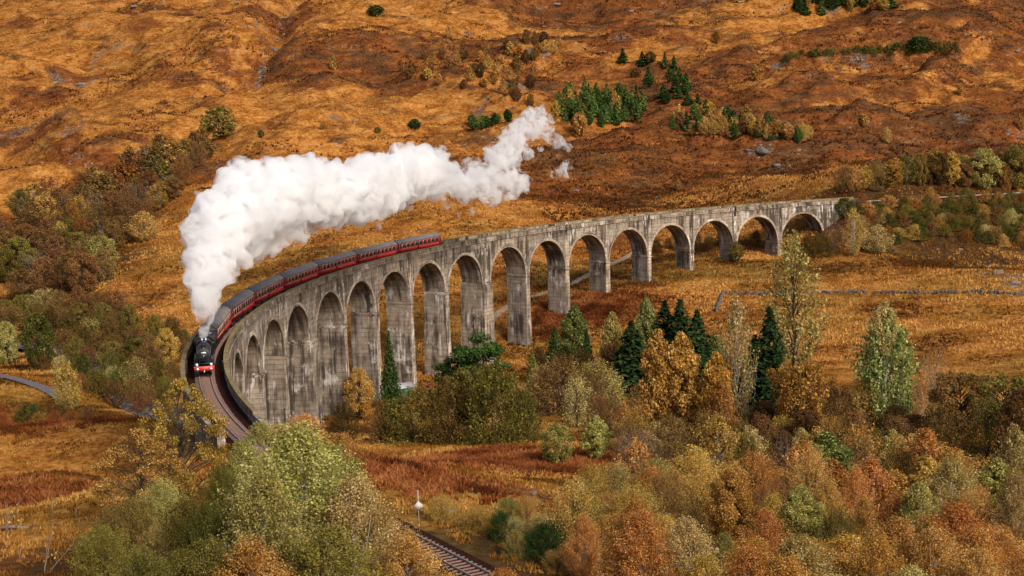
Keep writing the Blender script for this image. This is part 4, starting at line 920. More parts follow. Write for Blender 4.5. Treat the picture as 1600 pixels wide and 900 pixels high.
def gr(poly, n, hr, wr, mix, place, group, dmin=8, seed=1, size=None):
    rng = random.Random(seed); xs = [p[0] for p in poly]; ys = [p[1] for p in poly]; got = []; tries = 0
    def inside(x, y):
        c = False
        for (x0, y0), (x1, y1) in zip(poly, poly[1:] + poly[:1]):
            if (y0 > y) != (y1 > y) and x < (x1 - x0) * (y - y0) / (y1 - y0) + x0: c = not c
        return c
    while len(got) < n and tries < n * 80:
        tries += 1; x = rng.uniform(min(xs), max(xs)); y = rng.uniform(min(ys), max(ys))
        if inside(x, y) and all((x - a) ** 2 + (1.9 * (y - b)) ** 2 > dmin ** 2 for a, b in got): got.append((x, y))
    made = []
    for x, y in sorted(got, key=lambda q: q[1]):
        k, l, _ = rng.choices(mix, [m[2] for m in mix])[0]
        p = cast(x, y)[0]; d, s_ = track_dist(p[:1], p[1:2])
        if float(d[0]) < 5.5: continue
        h_, w_ = rng.uniform(*hr), rng.uniform(*wr)
        made.append((tree(x, y, h_, w_, k, l, 'x', group, size), k, l, (h_ - hr[0]) / (hr[1] - hr[0]), (w_ - wr[0]) / (wr[1] - wr[0]), x, y))
    for i, (o, k, l, fh, fw, x, y) in enumerate(made):
        sz = ('tall ' if fh > .66 else 'short ' if fh < .33 else '') + ('broad ' if fw > .66 else 'slim ' if fw < .33 else '')
        near = sorted((m for j, m in enumerate(made) if j != i), key=lambda m: (m[5] - x) ** 2 + (m[6] - y) ** 2)[:4] or [None]
        cand = []
        for nb in near:
            an = 'an' if nb and COLW[nb[2]][0] in 'ao' else 'a'
            if nb: cand += [f'{sz}{COLW[l]} {NOUN[k]} beside {an} {COLW[nb[2]]} {NOUN[nb[1]]} {place}', f'{sz}{COLW[l]} {NOUN[k]} by {an} {COLW[nb[2]]} one {place}']
        cand += [f'{sz}{COLW[l]} {NOUN[k]} {place}', f'{COLW[l]} {NOUN[k]} {place}']
        cand = [t for t in cand if len(t.split()) <= 16]
        o['label'] = next((t for t in cand if t not in USED), cand[0]); USED.add(o['label'])

# --- hillside gully wood (behind the viaduct, along the burn)
tree(342, 219, 50, 68, 'round', 'olive', 'broad dark olive tree alone at the head of the hillside gully')
MIXG = [('round', 'brown', 3), ('thin', 'brown', 5), ('birch', 'gold', 1), ('thin', 'orange', 1), ('birch', 'olive', 2), ('thin', 'rust', 1), ('birch', 'brown', 5), ('bare', 'brown', 2)]
gr([(225, 250), (300, 228), (345, 232), (320, 262), (235, 275)], 16, (24, 40), (24, 42), MIXG, 'in the upper gully', 'trees of the upper gully', 13, 1)
gr([(130, 300), (240, 262), (300, 275), (262, 330), (130, 330)], 24, (34, 52), (34, 54), MIXG, 'in the middle gully wood', 'trees of the middle gully', 16, 2)
gr([(10, 335), (120, 320), (250, 340), (225, 390), (90, 420), (0, 420)], 38, (40, 58), (40, 60), MIXG, 'in the dense gully wood', 'trees of the dense gully wood', 17, 3)
gr([(0, 410), (130, 400), (180, 435), (120, 470), (0, 470)], 20, (45, 66), (44, 64), MIXG + [('round', 'olive', 3)], 'at the gully foot', 'trees at the foot of the gully', 18, 4)
tree(160, 434, 64, 64, 'round', 'lime', 'yellow green round tree at the lower edge of the gully wood')
tree(112, 455, 60, 60, 'round', 'brown', 'fox brown domed tree beside the yellow green tree in the gully wood')
# --- riverside
MIXR = [('bush', 'olive', 3), ('round', 'olive', 2), ('bush', 'brown', 4), ('thin', 'brown', 4), ('bush', 'umber', 1), ('thin', 'straw', 2), ('bush', 'moss', 1)]
gr([(0, 490), (90, 480), (190, 490), (200, 520), (0, 520)], 21, (28, 44), (38, 62), MIXR, 'beyond the river', 'bushes beyond the river', 22, 5)
gr([(80, 545), (150, 520), (275, 545), (285, 580), (200, 600), (150, 590)], 20, (34, 58), (38, 60), MIXR, 'along the river bank', 'bushes beside the river', 22, 6)
tree(62, 578, 92, 66, 'round', 'moss', 'tall dark green tree with trunk showing beside the river')
tree(12, 570, 68, 46, 'round', 'lime', 'yellowing tree on a clear stem near the road')
tree(108, 640, 80, 48, 'birch', 'gold', 'bright golden birch by the end of the road')
tree(150, 618, 44, 52, 'bush', 'olive', 'olive bush next to the bright golden birch'); tree(185, 622, 48, 52, 'bush', 'moss', 'dark rounded bush on the river bank opposite the locomotive')
tree(262, 578, 66, 48, 'round', 'gold', 'golden olive tree close behind the locomotive parapet'); tree(287, 535, 22, 34, 'bush', 'moss', 'small green bush peeping over the parapet behind the locomotive', size='M')
gr([(175, 640), (230, 650), (275, 640), (275, 600), (215, 605)], 9, (30, 56), (34, 50), MIXR, 'between river and parapet', 'riverside bushes by the parapet', 20, 41)
tree(215, 625, 70, 62, 'thin', 'straw', 'grey twiggy alder with few leaves over the river'); tree(238, 590, 60, 60, 'thin', 'brown', 'brown twiggy alder beside the outer parapet')
tree(45, 660, 30, 66, 'bush', 'moss', 'low dark green juniper in the rusty field'); tree(95, 655, 26, 50, 'bush', 'brown', 'low brown scrub in the rusty field')
gr([(70, 560), (150, 590), (240, 640), (220, 655), (120, 610), (60, 580)], 12, (26, 46), (30, 48), MIXR, 'on the near river bank', 'bushes on the near river bank', 20, 42)
gr([(0, 640), (60, 650), (140, 655), (135, 665), (0, 668)], 8, (16, 26), (26, 40), [('bush', 'rust', 2), ('bush', 'brown', 1)], 'in the river field', 'scrub in the river field', 24, 7)
# --- trees seen through and beside the arches
tree(610, 600, 84, 46, 'spruce', 'pine', 'slim green conifer standing under the viaduct between two piers', bark=BARKD, depth=309)
tree(563, 655, 80, 58, 'round', 'gold', 'rounded golden tree hiding the foot of a viaduct pier'); tree(600, 690, 70, 60, 'bush', 'brown', 'brown bush below the golden tree by the piers'); tree(535, 690, 62, 64, 'bush', 'umber', 'dark brown bush against the viaduct piers')
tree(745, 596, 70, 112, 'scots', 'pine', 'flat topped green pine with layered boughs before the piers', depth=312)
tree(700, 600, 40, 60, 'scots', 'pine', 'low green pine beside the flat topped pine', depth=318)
tree(833, 615, 72, 36, 'spruce', 'moss', 'dull green young conifer beside the brown thicket')
for x, yb, h, w, l, lb in [(650, 692, 92, 110, 'olive', 'olive willow bush at the left end of the thicket below the piers'), (705, 694, 112, 110, 'umber', 'dark willow bush in the thicket below the piers'), (775, 694, 134, 130, 'olive', 'largest olive brown willow in the thicket below the piers'), (822, 692, 88, 70, 'moss', 'dark green willow at the edge of the bracken')]:
    tree(x, yb, h, w, 'bush', l, lb)
tree(740, 690, 118, 110, 'oak', 'olive', 'olive leaved tree rising out of the willow thicket'); tree(618, 690, 72, 66, 'bush', 'moss', 'mossy bush beside the green shed'); tree(625, 690, 30, 40, 'bush', 'bright', 'small bright green bush under the viaduct')
tree(871, 728, 66, 64, 'round', 'lime', 'dense pale olive dome shaped bush in the red bracken'); tree(932, 722, 76, 58, 'oval', 'lime', 'light yellow green bush beside the red bracken')
tree(880, 650, 100, 112, 'thin', 'brown', 'wide brown twiggy tree behind the dome shaped bush'); tree(935, 640, 84, 80, 'thin', 'straw', 'pale twiggy tree among the dark conifers'); tree(985, 728, 80, 66, 'thin', 'brown', 'russet twiggy tree at the end of the bracken')
tree(900, 592, 118, 60, 'oval', 'green', 'green tree with lighter crown nearest the arches'); tree(868, 570, 60, 50, 'spruce', 'pine', 'dark conifer tucked beside the green tree'); tree(918, 600, 86, 44, 'spruce', 'spruce', 'narrow dark spruce in front of the green tree')
tree(958, 590, 104, 46, 'oval', 'straw', 'pale yellow pointed tree between the conifers')
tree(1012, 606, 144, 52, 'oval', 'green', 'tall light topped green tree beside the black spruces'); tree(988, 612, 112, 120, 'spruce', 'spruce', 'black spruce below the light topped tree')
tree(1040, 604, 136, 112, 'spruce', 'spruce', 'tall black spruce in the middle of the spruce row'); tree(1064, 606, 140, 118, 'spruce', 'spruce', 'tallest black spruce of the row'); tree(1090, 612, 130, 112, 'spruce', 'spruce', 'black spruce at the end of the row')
tree(1030, 690, 180, 74, 'oval', 'gold', 'golden larch in front of the black spruces'); tree(1066, 692, 178, 84, 'oval', 'gold', 'taller golden larch crowding its neighbour before the spruces')
tree(1118, 600, 80, 46, 'oval', 'green', 'small pale green tree behind the sparse birch'); tree(1152, 690, 242, 72, 'lacy', 'straw', 'tall sparse pale gold birch with a feathery top'); tree(1120, 700, 154, 70, 'oval', 'orange', 'glowing orange tree below the sparse birch'); tree(1128, 706, 120, 64, 'birch', 'rust', 'red orange birch beneath the glowing orange tree')
tree(1203, 660, 180, 124, 'spruce', 'spruce', 'very tall black spruce standing apart from the row'); tree(1180, 668, 140, 124, 'spruce', 'spruce', 'shorter black spruce leaning on the very tall one')
tree(1240, 605, 250, 104, 'lacy', 'lime', 'tallest tree, slender aspen with airy green and yellow leaves', bark=BARKD, name='aspen_tree')
tree(1247, 706, 142, 122, 'oak', 'gold', 'spreading golden tree with dark forked trunk')
pop = tree(1384, 690, 218, 112, 'birch', 'poplar', 'big green poplar with pale top above the field', name='poplar_tree')
_ct = next(c for c in pop.children if c.name.startswith('crown')); _c2 = _ct.copy(); _c2.name = 'pale_crown_top'; COL.objects.link(_c2); _c2.parent = pop; _c2.scale = (.5, .5, .42); _c2.location = (-.04, 0, .62); _c2.material_slots[0].material = LEAF['straw']
_c3 = _ct.copy(); _c3.name = 'crown_bough'; COL.objects.link(_c3); _c3.parent = pop; _c3.scale = (.7, .7, .6); _c3.location = (.12, .05, .30); _c3.rotation_euler = (0, 0, 2.); tree(1350, 690, 60, 50, 'thin', 'brown', 'brown scrub round the stem of the big poplar'); tree(1350, 690, 110, 80, 'thin', 'gold', 'thin golden tree at the foot of the big poplar'); tree(1405, 690, 96, 70, 'thin', 'straw', 'pale twiggy shrub under the big poplar')
tree(1457, 688, 168, 60, 'bare', 'straw', 'leafless grey tree at the edge of the field'); tree(1440, 690, 120, 40, 'lacy', 'orange', 'thin orange tree next to the leafless tree'); tree(1310, 695, 100, 90, 'thin', 'umber', 'dark thicket tree between the golden tree and poplar')
tree(1500, 712, 132, 120, 'oak', 'brown', 'broad brown oak beside the leafless tree'); tree(1570, 712, 128, 130, 'oak', 'olive', 'broad dark olive oak at the wood edge'); tree(1600, 740, 140, 110, 'round', 'umber', 'dark oak furthest along the wood edge'); tree(1540, 730, 120, 90, 'thin', 'olive', 'olive twiggy oak between the broad oaks'); tree(1460, 735, 110, 90, 'bush', 'umber', 'dark bush under the broad brown oak')
gr([(1000, 650), (1120, 690), (1420, 690), (1480, 720), (1440, 745), (1000, 735), (960, 690)], 34, (55, 85), (46, 76), [('bush', 'brown', 3), ('thin', 'brown', 3), ('round', 'umber', 2), ('thin', 'gold', 2), ('bush', 'olive', 2), ('oval', 'straw', 1), ('thin', 'rust', 1)], 'in the valley wood undergrowth', 'undergrowth of the valley wood', 30, 8)
gr([(840, 590), (960, 600), (1000, 640), (960, 690), (850, 660)], 12, (50, 80), (44, 70), [('thin', 'brown', 3), ('bush', 'umber', 2), ('bush', 'moss', 1), ('thin', 'straw', 1)], 'behind the dome shaped bush', 'thicket behind the bracken', 30, 9)
# --- lower wood in front
tree(1290, 800, 130, 112, 'oval', 'green', 'pale green birch with light leaf tips in the lower wood'); tree(1395, 752, 84, 54, 'oval', 'lime', 'pale lime pointed tree in the lower wood'); tree(1340, 760, 92, 70, 'oval', 'orange', 'orange pointed tree left of the pale lime one'); tree(1425, 765, 90, 60, 'oval', 'straw', 'cream yellow pointed tree right of the pale lime one')
tree(1170, 745, 84, 66, 'birch', 'straw', 'pale straw birch behind the lower wood'); tree(1250, 830, 80, 76, 'oval', 'lime', 'small lime tree in the middle of the lower wood')
MIXL = [('birch', 'orange', 6), ('oval', 'gold', 3), ('birch', 'gold', 6), ('birch', 'straw', 2), ('birch', 'lime', 1), ('thin', 'brown', 3), ('bush', 'olive', 2), ('thin', 'orange', 3), ('thin', 'gold', 4), ('oval', 'lime', 2), ('bare', 'brown', 2), ('bush', 'umber', 2)]
gr([(990, 760), (1130, 755), (1500, 770), (1600, 760), (1620, 830), (1000, 830)], 34, (70, 130), (56, 100), MIXL, 'up the lower wood', 'trees on the upper side of the lower wood', 38, 10)
gr([(880, 850), (1000, 830), (1620, 840), (1650, 930), (840, 930)], 36, (80, 155), (66, 120), MIXL, 'inside the lower wood', 'trees in the heart of the lower wood', 42, 11)
gr([(820, 960), (1680, 950), (1700, 1080), (800, 1080)], 36, (130, 185), (110, 170), [('birch', 'orange', 6), ('birch', 'gold', 4), ('birch', 'straw', 2), ('thin', 'orange', 2)], 'fronting the lower wood', 'trees at the near edge of the lower wood', 62, 12)
gr([(920, 800), (1010, 770), (1060, 830), (960, 850)], 9, (60, 90), (60, 90), [('thin', 'straw', 2), ('bush', 'lime', 1), ('thin', 'gold', 2), ('birch', 'gold', 1)], 'by the yellow grass', 'bushes where the wood meets the grass', 34, 13)
tree(860, 880, 72, 108, 'bush', 'pine', 'low spreading dark green juniper by the railway'); tree(785, 845, 50, 64, 'bush', 'pine', 'smaller dark green juniper beyond the low spreading one'); tree(825, 870, 40, 60, 'bush', 'moss', 'mossy juniper between the two dark green ones')
tree(605, 812, 30, 46, 'bush', 'brown', 'small brown scrub beside the signpost'); tree(690, 815, 46, 60, 'thin', 'gold', 'golden twiggy scrub beyond the signpost'); tree(875, 812, 42, 50, 'thin', 'orange', 'small orange scrub in the yellow grass')
gr([(690, 830), (770, 810), (900, 840), (880, 900), (780, 890)], 14, (36, 58), (44, 70), [('thin', 'straw', 3), ('bush', 'lime', 1), ('thin', 'gold', 3), ('birch', 'gold', 2)], 'on the railway bank', 'scrub on the railway bank', 28, 14)
# --- near the camera, left of and in front of the line
tree(290, 800, 214, 166, 'rangy', 'gold', 'rangy golden oak overlooking the track on the near bank', size='N')
tree(225, 835, 170, 170, 'rangy', 'gold', 'golden brown oak below the rangy golden oak', size='N')
tree(480, 930, 285, 235, 'birch', 'lime', 'large fine leaved yellow green birch on the near bank', size='N'); tree(420, 960, 240, 170, 'birch', 'lime', 'leaning yellow green birch pressed against the large one', size='N'); tree(560, 960, 230, 170, 'birch', 'straw', 'straw coloured birch overhanging the rails', size='N')
tree(410, 690, 34, 60, 'bush', 'lime', 'small yellow green bush under the viaduct parapet end', depth=158); tree(478, 690, 46, 90, 'bush', 'orange', 'orange bush masking the foot of the nearest piers', depth=168)
tree(530, 720, 46, 80, 'thin', 'orange', 'thin orange scrub between the near birch and the bracken', depth=170); tree(440, 720, 60, 90, 'bush', 'straw', 'straw yellow bush above the large near birch', depth=160)
tree(300, 910, 140, 150, 'bush', 'olive', 'olive bush under the rangy golden oak', size='N'); tree(350, 850, 130, 90, 'bush', 'olive', 'dull olive bush squeezed beside the large birch', size='N'); tree(165, 935, 120, 150, 'bush', 'olive', 'low olive bush in the corner of the near bank', size='N'); tree(245, 905, 90, 70, 'birch', 'straw', 'small straw sapling among the mossy bushes', size='N'); tree(290, 960, 110, 130, 'bush', 'olive', 'olive bush low on the near bank', size='N')
tree(640, 990, 170, 150, 'birch', 'gold', 'golden birch rising beside the signpost bank', size='N'); tree(520, 1010, 200, 190, 'birch', 'olive', 'olive birch below the large yellow green one', size='N'); tree(400, 1020, 190, 180, 'birch', 'gold', 'golden birch below the leaning one', size='N')
for x_, yb_, h_, w_, k_, l_, t_ in [(215, 900, 130, 130, 'bush', 'olive', 'olive bush in front of the golden brown oak'), (260, 860, 120, 120, 'bush', 'lime', 'yellow green bush under the two oaks'), (335, 930, 150, 130, 'bush', 'moss', 'dark mossy bush beside the large birch foot'), (180, 880, 96, 110, 'bush', 'brown', 'brown bush at the field side of the bank'),
        (385, 800, 120, 90, 'birch', 'lime', 'small yellow green birch between oak and large birch'), (530, 900, 220, 160, 'birch', 'lime', 'yellow green birch shoulder to shoulder with the large one'), (600, 930, 150, 120, 'birch', 'gold', 'golden birch dipping towards the rails'), (445, 830, 150, 130, 'birch', 'lime', 'yellow green birch behind the large one'), (330, 1000, 170, 160, 'birch', 'olive', 'olive birch in the bottom of the near bank'), (230, 1000, 150, 170, 'bush', 'moss', 'wide mossy bush at the bottom of the near bank')]:
    tree(x_, yb_, h_, w_, k_, l_, t_, size='N')
tree(700, 1010, 120, 110, 'birch', 'gold', 'low golden birch in front of the rails', size='N'); tree(790, 1010, 130, 120, 'birch', 'orange', 'orange birch at the near side of the line', size='N')
# --- hillside beyond the viaduct
gr([(862, 195), (880, 165), (930, 150), (985, 165), (1012, 175), (1005, 195), (940, 205)], 60, (20, 34), (15, 22), [('spruce', 'bright', 4), ('oval', 'bright', 3), ('spruce', 'pine', 2), ('oval', 'gold', 1)], 'in the hillside plantation', 'young trees of the hillside plantation', 6, 20)
tree(906, 215, 38, 28, 'round', 'gold', 'golden birch at the lower corner of the hillside plantation')
gr([(1045, 205), (1080, 185), (1180, 200), (1270, 218), (1255, 226), (1120, 222)], 44, (20, 34), (16, 26), [('spruce', 'pine', 3), ('oval', 'bright', 3), ('birch', 'gold', 4), ('oval', 'gold', 3), ('round', 'brown', 1)], 'in the hillside belt', 'trees of the hillside belt', 8, 21)
gr([(735, 200), (760, 195), (800, 197), (800, 203), (740, 204)], 10, (12, 20), (14, 22), [('oval', 'pine', 2), ('round', 'bright', 2)], 'behind the drifting steam', 'green bushes behind the steam', 8, 22)
gr([(970, 105), (1040, 100), (1075, 140), (1100, 170), (1040, 165)], 18, (14, 26), (13, 24), [('spruce', 'pine', 3), ('oval', 'pine', 2), ('round', 'umber', 1)], 'above the plantation', 'conifers above the plantation', 14, 23)
gr([(600, 120), (640, 95), (760, 80), (880, 60), (850, 120), (830, 170), (700, 140)], 46, (14, 24), (11, 20), [('birch', 'gold', 3), ('oval', 'gold', 2), ('round', 'brown', 3), ('oval', 'orange', 1), ('round', 'umber', 1)], 'scattered on the hillside', 'birches scattered on the hillside', 14, 24)
gr([(1240, 8), (1400, 5), (1395, 22), (1250, 24)], 22, (14, 22), (16, 26), [('spruce', 'pine', 3), ('round', 'pine', 3), ('round', 'gold', 1)], 'in the high hill clump', 'trees of the high dark clump', 9, 25)
gr([(1220, 92), (1400, 78), (1500, 76), (1500, 86), (1300, 92), (1225, 97)], 40, (8, 13), (12, 20), [('bush', 'moss', 4), ('bush', 'olive', 2)], 'in the green hill strip', 'low shrubs of the green strip', 8, 26)
tree(1436, 82, 25, 44, 'round', 'pine', 'dark green tree in the low green strip'); tree(588, 26, 17, 32, 'round', 'pine', 'small dark green tree alone beside the hill burn'); tree(408, 216, 12, 14, 'round', 'moss', 'tiny green bush near the lone olive tree')
tree(590, 212, 10, 14, 'round', 'moss', 'tiny green bush on the ridge above the steam'); tree(648, 207, 16, 24, 'round', 'pine', 'small green bush above the steam'); tree(505, 206, 10, 16, 'bush', 'brown', 'tiny brown bush on the ridge above the steam')
for k, (x, y) in enumerate([(1385, 225), (1595, 210), (1350, 205), (1180, 130), (1120, 70), (700, 60), (520, 110), (1500, 150), (1060, 300)]):
    tree(x, y, RT.uniform(14, 26), RT.uniform(12, 18), RT.choice(['birch', 'oval']), 'gold', 'small golden birch alone ' + ['beyond the hillside belt in open heather', 'low on the open slope above the far oak', 'just past the hillside belt end', 'on the rust slope over the belt', 'on the bare slope above the pines', 'high over the scattered birches', 'near the hill burn', 'on the empty far slope', 'just over the viaduct parapet'][k], 'lone birches on the open hillside')
# --- railway embankment at the far end of the viaduct
gr([(1318, 302), (1400, 296), (1500, 298), (1610, 297), (1610, 285), (1420, 284)], 36, (34, 56), (28, 46), [('round', 'brown', 3), ('birch', 'olive', 2), ('oval', 'gold', 2), ('round', 'umber', 2), ('thin', 'brown', 2), ('birch', 'gold', 1)], 'above the far railway', 'trees above the far railway', 15, 27)
tree(1536, 300, 62, 66, 'round', 'lime', 'yellow green domed tree above the far railway'); tree(1572, 302, 46, 24, 'birch', 'orange', 'slender orange birch beside the domed tree'); tree(1585, 298, 70, 60, 'round', 'olive', 'tall olive tree behind the slender orange birch')
gr([(1340, 325), (1400, 318), (1610, 315), (1610, 395), (1480, 378), (1420, 385), (1345, 380)], 95, (14, 26), (20, 34), [('bush', 'olive', 4), ('bush', 'moss', 4), ('bush', 'brown', 3), ('bush', 'rust', 2), ('bush', 'gold', 2), ('bush', 'straw', 1), ('birch', 'orange', 1)], 'below the far railway', 'bushes on the far embankment', 13, 28)
tree(1333, 400, 78, 44, 'lacy', 'gold', 'golden birch with white stem beside the far abutment', size='M'); tree(1303, 398, 60, 32, 'bare', 'rust', 'bare birch with white stem before the far abutment', size='M'); tree(1370, 398, 46, 54, 'birch', 'straw', 'straw yellow birch at the foot of the far slope', size='M')
tree(1150, 412, 34, 30, 'oval', 'olive', 'small olive tree against a far pier', size='M'); tree(1285, 402, 36, 60, 'bush', 'umber', 'dark bush under the last far arch'); tree(1320, 345, 30, 40, 'round', 'moss', 'dark green tree against the far abutment')
gr([(1020, 398), (1140, 392), (1260, 392), (1260, 384), (1030, 386)], 16, (14, 28), (20, 36), [('bush', 'olive', 2), ('bush', 'umber', 3), ('bush', 'brown', 2)], 'behind the far arches', 'bushes behind the far arches', 14, 29)

print('TREES', NTREE, 'tallest', sorted([(round(h, 1), k, l, round(y)) for h, k, l, y in HLOG])[-8:])

# ------------------------------------------------------------------ grass tussocks, bracken, hill heather (uncountable ground cover)
def tufts(name, X, Y, hgt, wid, blades, mat, tint, seed, lean=.5):
    rng = np.random.RandomState(seed); n = len(X); Z = ground(X, Y)
    k = np.repeat(np.arange(n), blades); m = len(k); a = rng.uniform(0, 6.283, m); ln = rng.uniform(.1, lean, m)
    b = np.c_[X[k] + rng.normal(0, .35, m) * wid[k], Y[k] + rng.normal(0, .35, m) * wid[k], Z[k] - .04]
    h_ = hgt[k] * rng.uniform(.6, 1.2, m); w_ = wid[k] * rng.uniform(.25, .5, m); a2 = rng.uniform(0, 6.283, m)
    V = np.stack([b - np.c_[np.cos(a2) * w_, np.sin(a2) * w_, 0 * w_] * .5, b + np.c_[np.cos(a2) * w_, np.sin(a2) * w_, 0 * w_] * .5, b + np.c_[np.cos(a) * ln * h_, np.sin(a) * ln * h_, h_]], 1).reshape(-1, 3)
    T = np.repeat(np.clip(tint[k] + rng.normal(0, .12, m), 0, 1), 3)
    o = obj(name, mesh_np(name, V, None, np.arange(3 * m).reshape(m, 3), tint=T), mat); return tag(o, kind='stuff')
GRASS = leafmat('grass_blades', (.090, .032, .007), (.33, .126, .022), (.60, .31, .085), .3)
BRAC = leafmat('bracken_fronds', (.085, .026, .009), (.25, .078, .022), (.43, .18, .06), .3)
HEATH = leafmat('heather_clumps', (.050, .018, .008), (.145, .052, .015), (.31, .125, .034), .3)
rg = np.random.RandomState(99)
def scatter(n, y0, y1, margin=1.06):
    y = np.sqrt(rg.uniform(y0 * y0, y1 * y1, n)); x = y * rg.uniform(-.345 * margin, .345 * margin, n); return x, y
def clear(x, y, r=3.6):
    d, s_ = track_dist(x, y); rd = seg_dist(x, y, RIVER); ro = seg_dist(x, y, RD); pa = seg_dist(x, y, PT)
    return ((d > r) | ((s_ > 0) & (s_ < 349))) & (rd > 6) & (ro > 1.7) & (pa > 1.2)
x, y = scatter(62000, 98, 330); k = clear(x, y); x, y = x[k], y[k]; n = len(x)
tn = np.clip(.5 + 1.1 * fbm(x / 9, y / 6, 3, 131) - .7 * (zone_r(x, y) - .4), .02, .98)
tufts('grass', x, y, rg.uniform(.25, .5, n), rg.uniform(.25, .55, n), 7, GRASS, tn, 1)
x, y = scatter(58000, 330, 560); k = clear(x, y); x, y = x[k], y[k]; n = len(x)
tn = np.clip(.5 + 1.3 * fbm(x / 16, y / 8, 3, 141) - .9 * (zone_r(x, y) - .4), .02, .98)
tufts('rough_grass', x, y, rg.uniform(.35, .8, n), rg.uniform(.7, 1.6, n), 4, GRASS, tn, 2)
x, y = scatter(110000, 470, 1080); n = len(x); f = zone_r(x, y) - .5 + .9 * fbm(x / 34, y / 15, 4, 151) + .35 * fbm(x / 9, y / 5, 2, 155)
kk = f > .08; gg = f < -.14
tufts('heather', x[kk], y[kk], rg.uniform(.45, 1.1, kk.sum()), rg.uniform(1.0, 2.4, kk.sum()), 4, HEATH, np.clip(.42 + .9 * fbm(x[kk] / 14, y[kk] / 7, 3, 157), 0, 1), 3)
tufts('hill_grass', x[gg], y[gg], rg.uniform(.3, .7, gg.sum()), rg.uniform(.9, 2.0, gg.sum()), 3, GRASS, np.clip(.55 + .9 * fbm(x[gg] / 30, y[gg] / 12, 3, 161), 0, 1), 4)
bx_, by_ = [], []
for (cx_, cy_), r in BRACKEN:
    m = int(r * r * 13); bx_.append(cx_ + rg.normal(0, .62, m) * r * 1.35); by_.append(cy_ + rg.normal(0, .62, m) * r * .85)
x = np.concatenate(bx_); y = np.concatenate(by_); k = clear(x, y); x, y = x[k], y[k]; n = len(x)
tufts('bracken', x, y, rg.uniform(.35, .85, n), rg.uniform(.4, .8, n), 10, BRAC, np.clip(.5 + 1.0 * fbm(x / 5, y / 3.5, 3, 171), .05, .98), 5, 1.3)


# ------------------------------------------------------------------ small things
def ptz(px, py): p = cast(px, py)[0]; return p
# lineside sign
p = ptz(655, 828); sg = empty('railway_sign', tuple(p), .25); tag(sg, 'white diamond board on a thin grey post beside the near rails', 'sign')
mb = MB(); mb.tube([(0, 0, -.3), (0, 0, 3.3)], .032, 8); mb.build('post', TIN, sg)
mb = MB(); mb.add([(a * .42, y_, 1.95 + b * .42) for y_ in (-.075, -.05) for a, b in ((-1, 0), (0, -1), (1, 0), (0, 1))], [(0, 1, 2, 3), (7, 6, 5, 4), (0, 4, 5, 1), (1, 5, 6, 2), (2, 6, 7, 3), (3, 7, 4, 0)]); mb.build('board', SIGNW, sg)
mb = MB(); mb.box(-.08, .08, -.07, .05, 1.7, 1.76); mb.box(-.08, .08, -.07, .05, 2.14, 2.2); mb.build('bracket', TIN, sg)
# shed under the arches
p = ptz(624, 622); sh = empty('shed', tuple(p), .5); tag(sh, 'small green shed with pale tin roof under the viaduct', 'shed')
mb = MB(); mb.box(-2.6, 2.6, -1.6, 1.6, -.4, 2.2); wl_ = mb.build('wall', GREENP, sh)
for k in range(13):
    mb = MB(); mb.box(-2.6 + k * .4 + .02, -2.6 + k * .4 + .36, -1.63, -1.602, -.3, 2.18); mb.build('board', GREENP, wl_)
mb = MB(); mb.add([(-2.9, -1.9, 2.15), (2.9, -1.9, 2.15), (2.9, 0, 3.0), (-2.9, 0, 3.0), (2.9, 1.9, 2.15), (-2.9, 1.9, 2.15), (-2.9, -1.9, 2.22), (2.9, -1.9, 2.22), (2.9, 0, 3.07), (-2.9, 0, 3.07), (2.9, 1.9, 2.22), (-2.9, 1.9, 2.22)], [(6, 7, 8, 9), (9, 8, 10, 11), (0, 3, 2, 1), (3, 5, 4, 2), (0, 1, 7, 6), (5, 11, 10, 4), (1, 2, 8, 7), (2, 4, 10, 8), (0, 6, 9, 3), (3, 9, 11, 5)]); mb.build('roof', TIN, sh)
mb = MB(); mb.box(-.5, .5, -1.66, -1.632, 0, 1.95); d_ = mb.build('door', GREYM, sh); mb = MB(); mb.box(.32, .4, -1.7, -1.66, .95, 1.05); mb.build('handle', SILV, d_)
for k, (px, py, ang, L, lb) in enumerate([(664, 606, .9, 2.6, 'rust brown timber baulk lying by the pier foot'), (678, 606, -.3, 1.8, 'short rust brown timber baulk lying beside the longer one')]):
    p = ptz(px, py); mb = MB(); mb.tube([(-L, 0, .25), (-L * .3, .05, .3), (L, 0, .75 if k == 0 else .3)], [.22, .2, .16], 7); o = mb.build('timber_baulk', TIMB); o.location = p; o.rotation_euler = (0, 0, ang); tag(o, lb, 'timber')
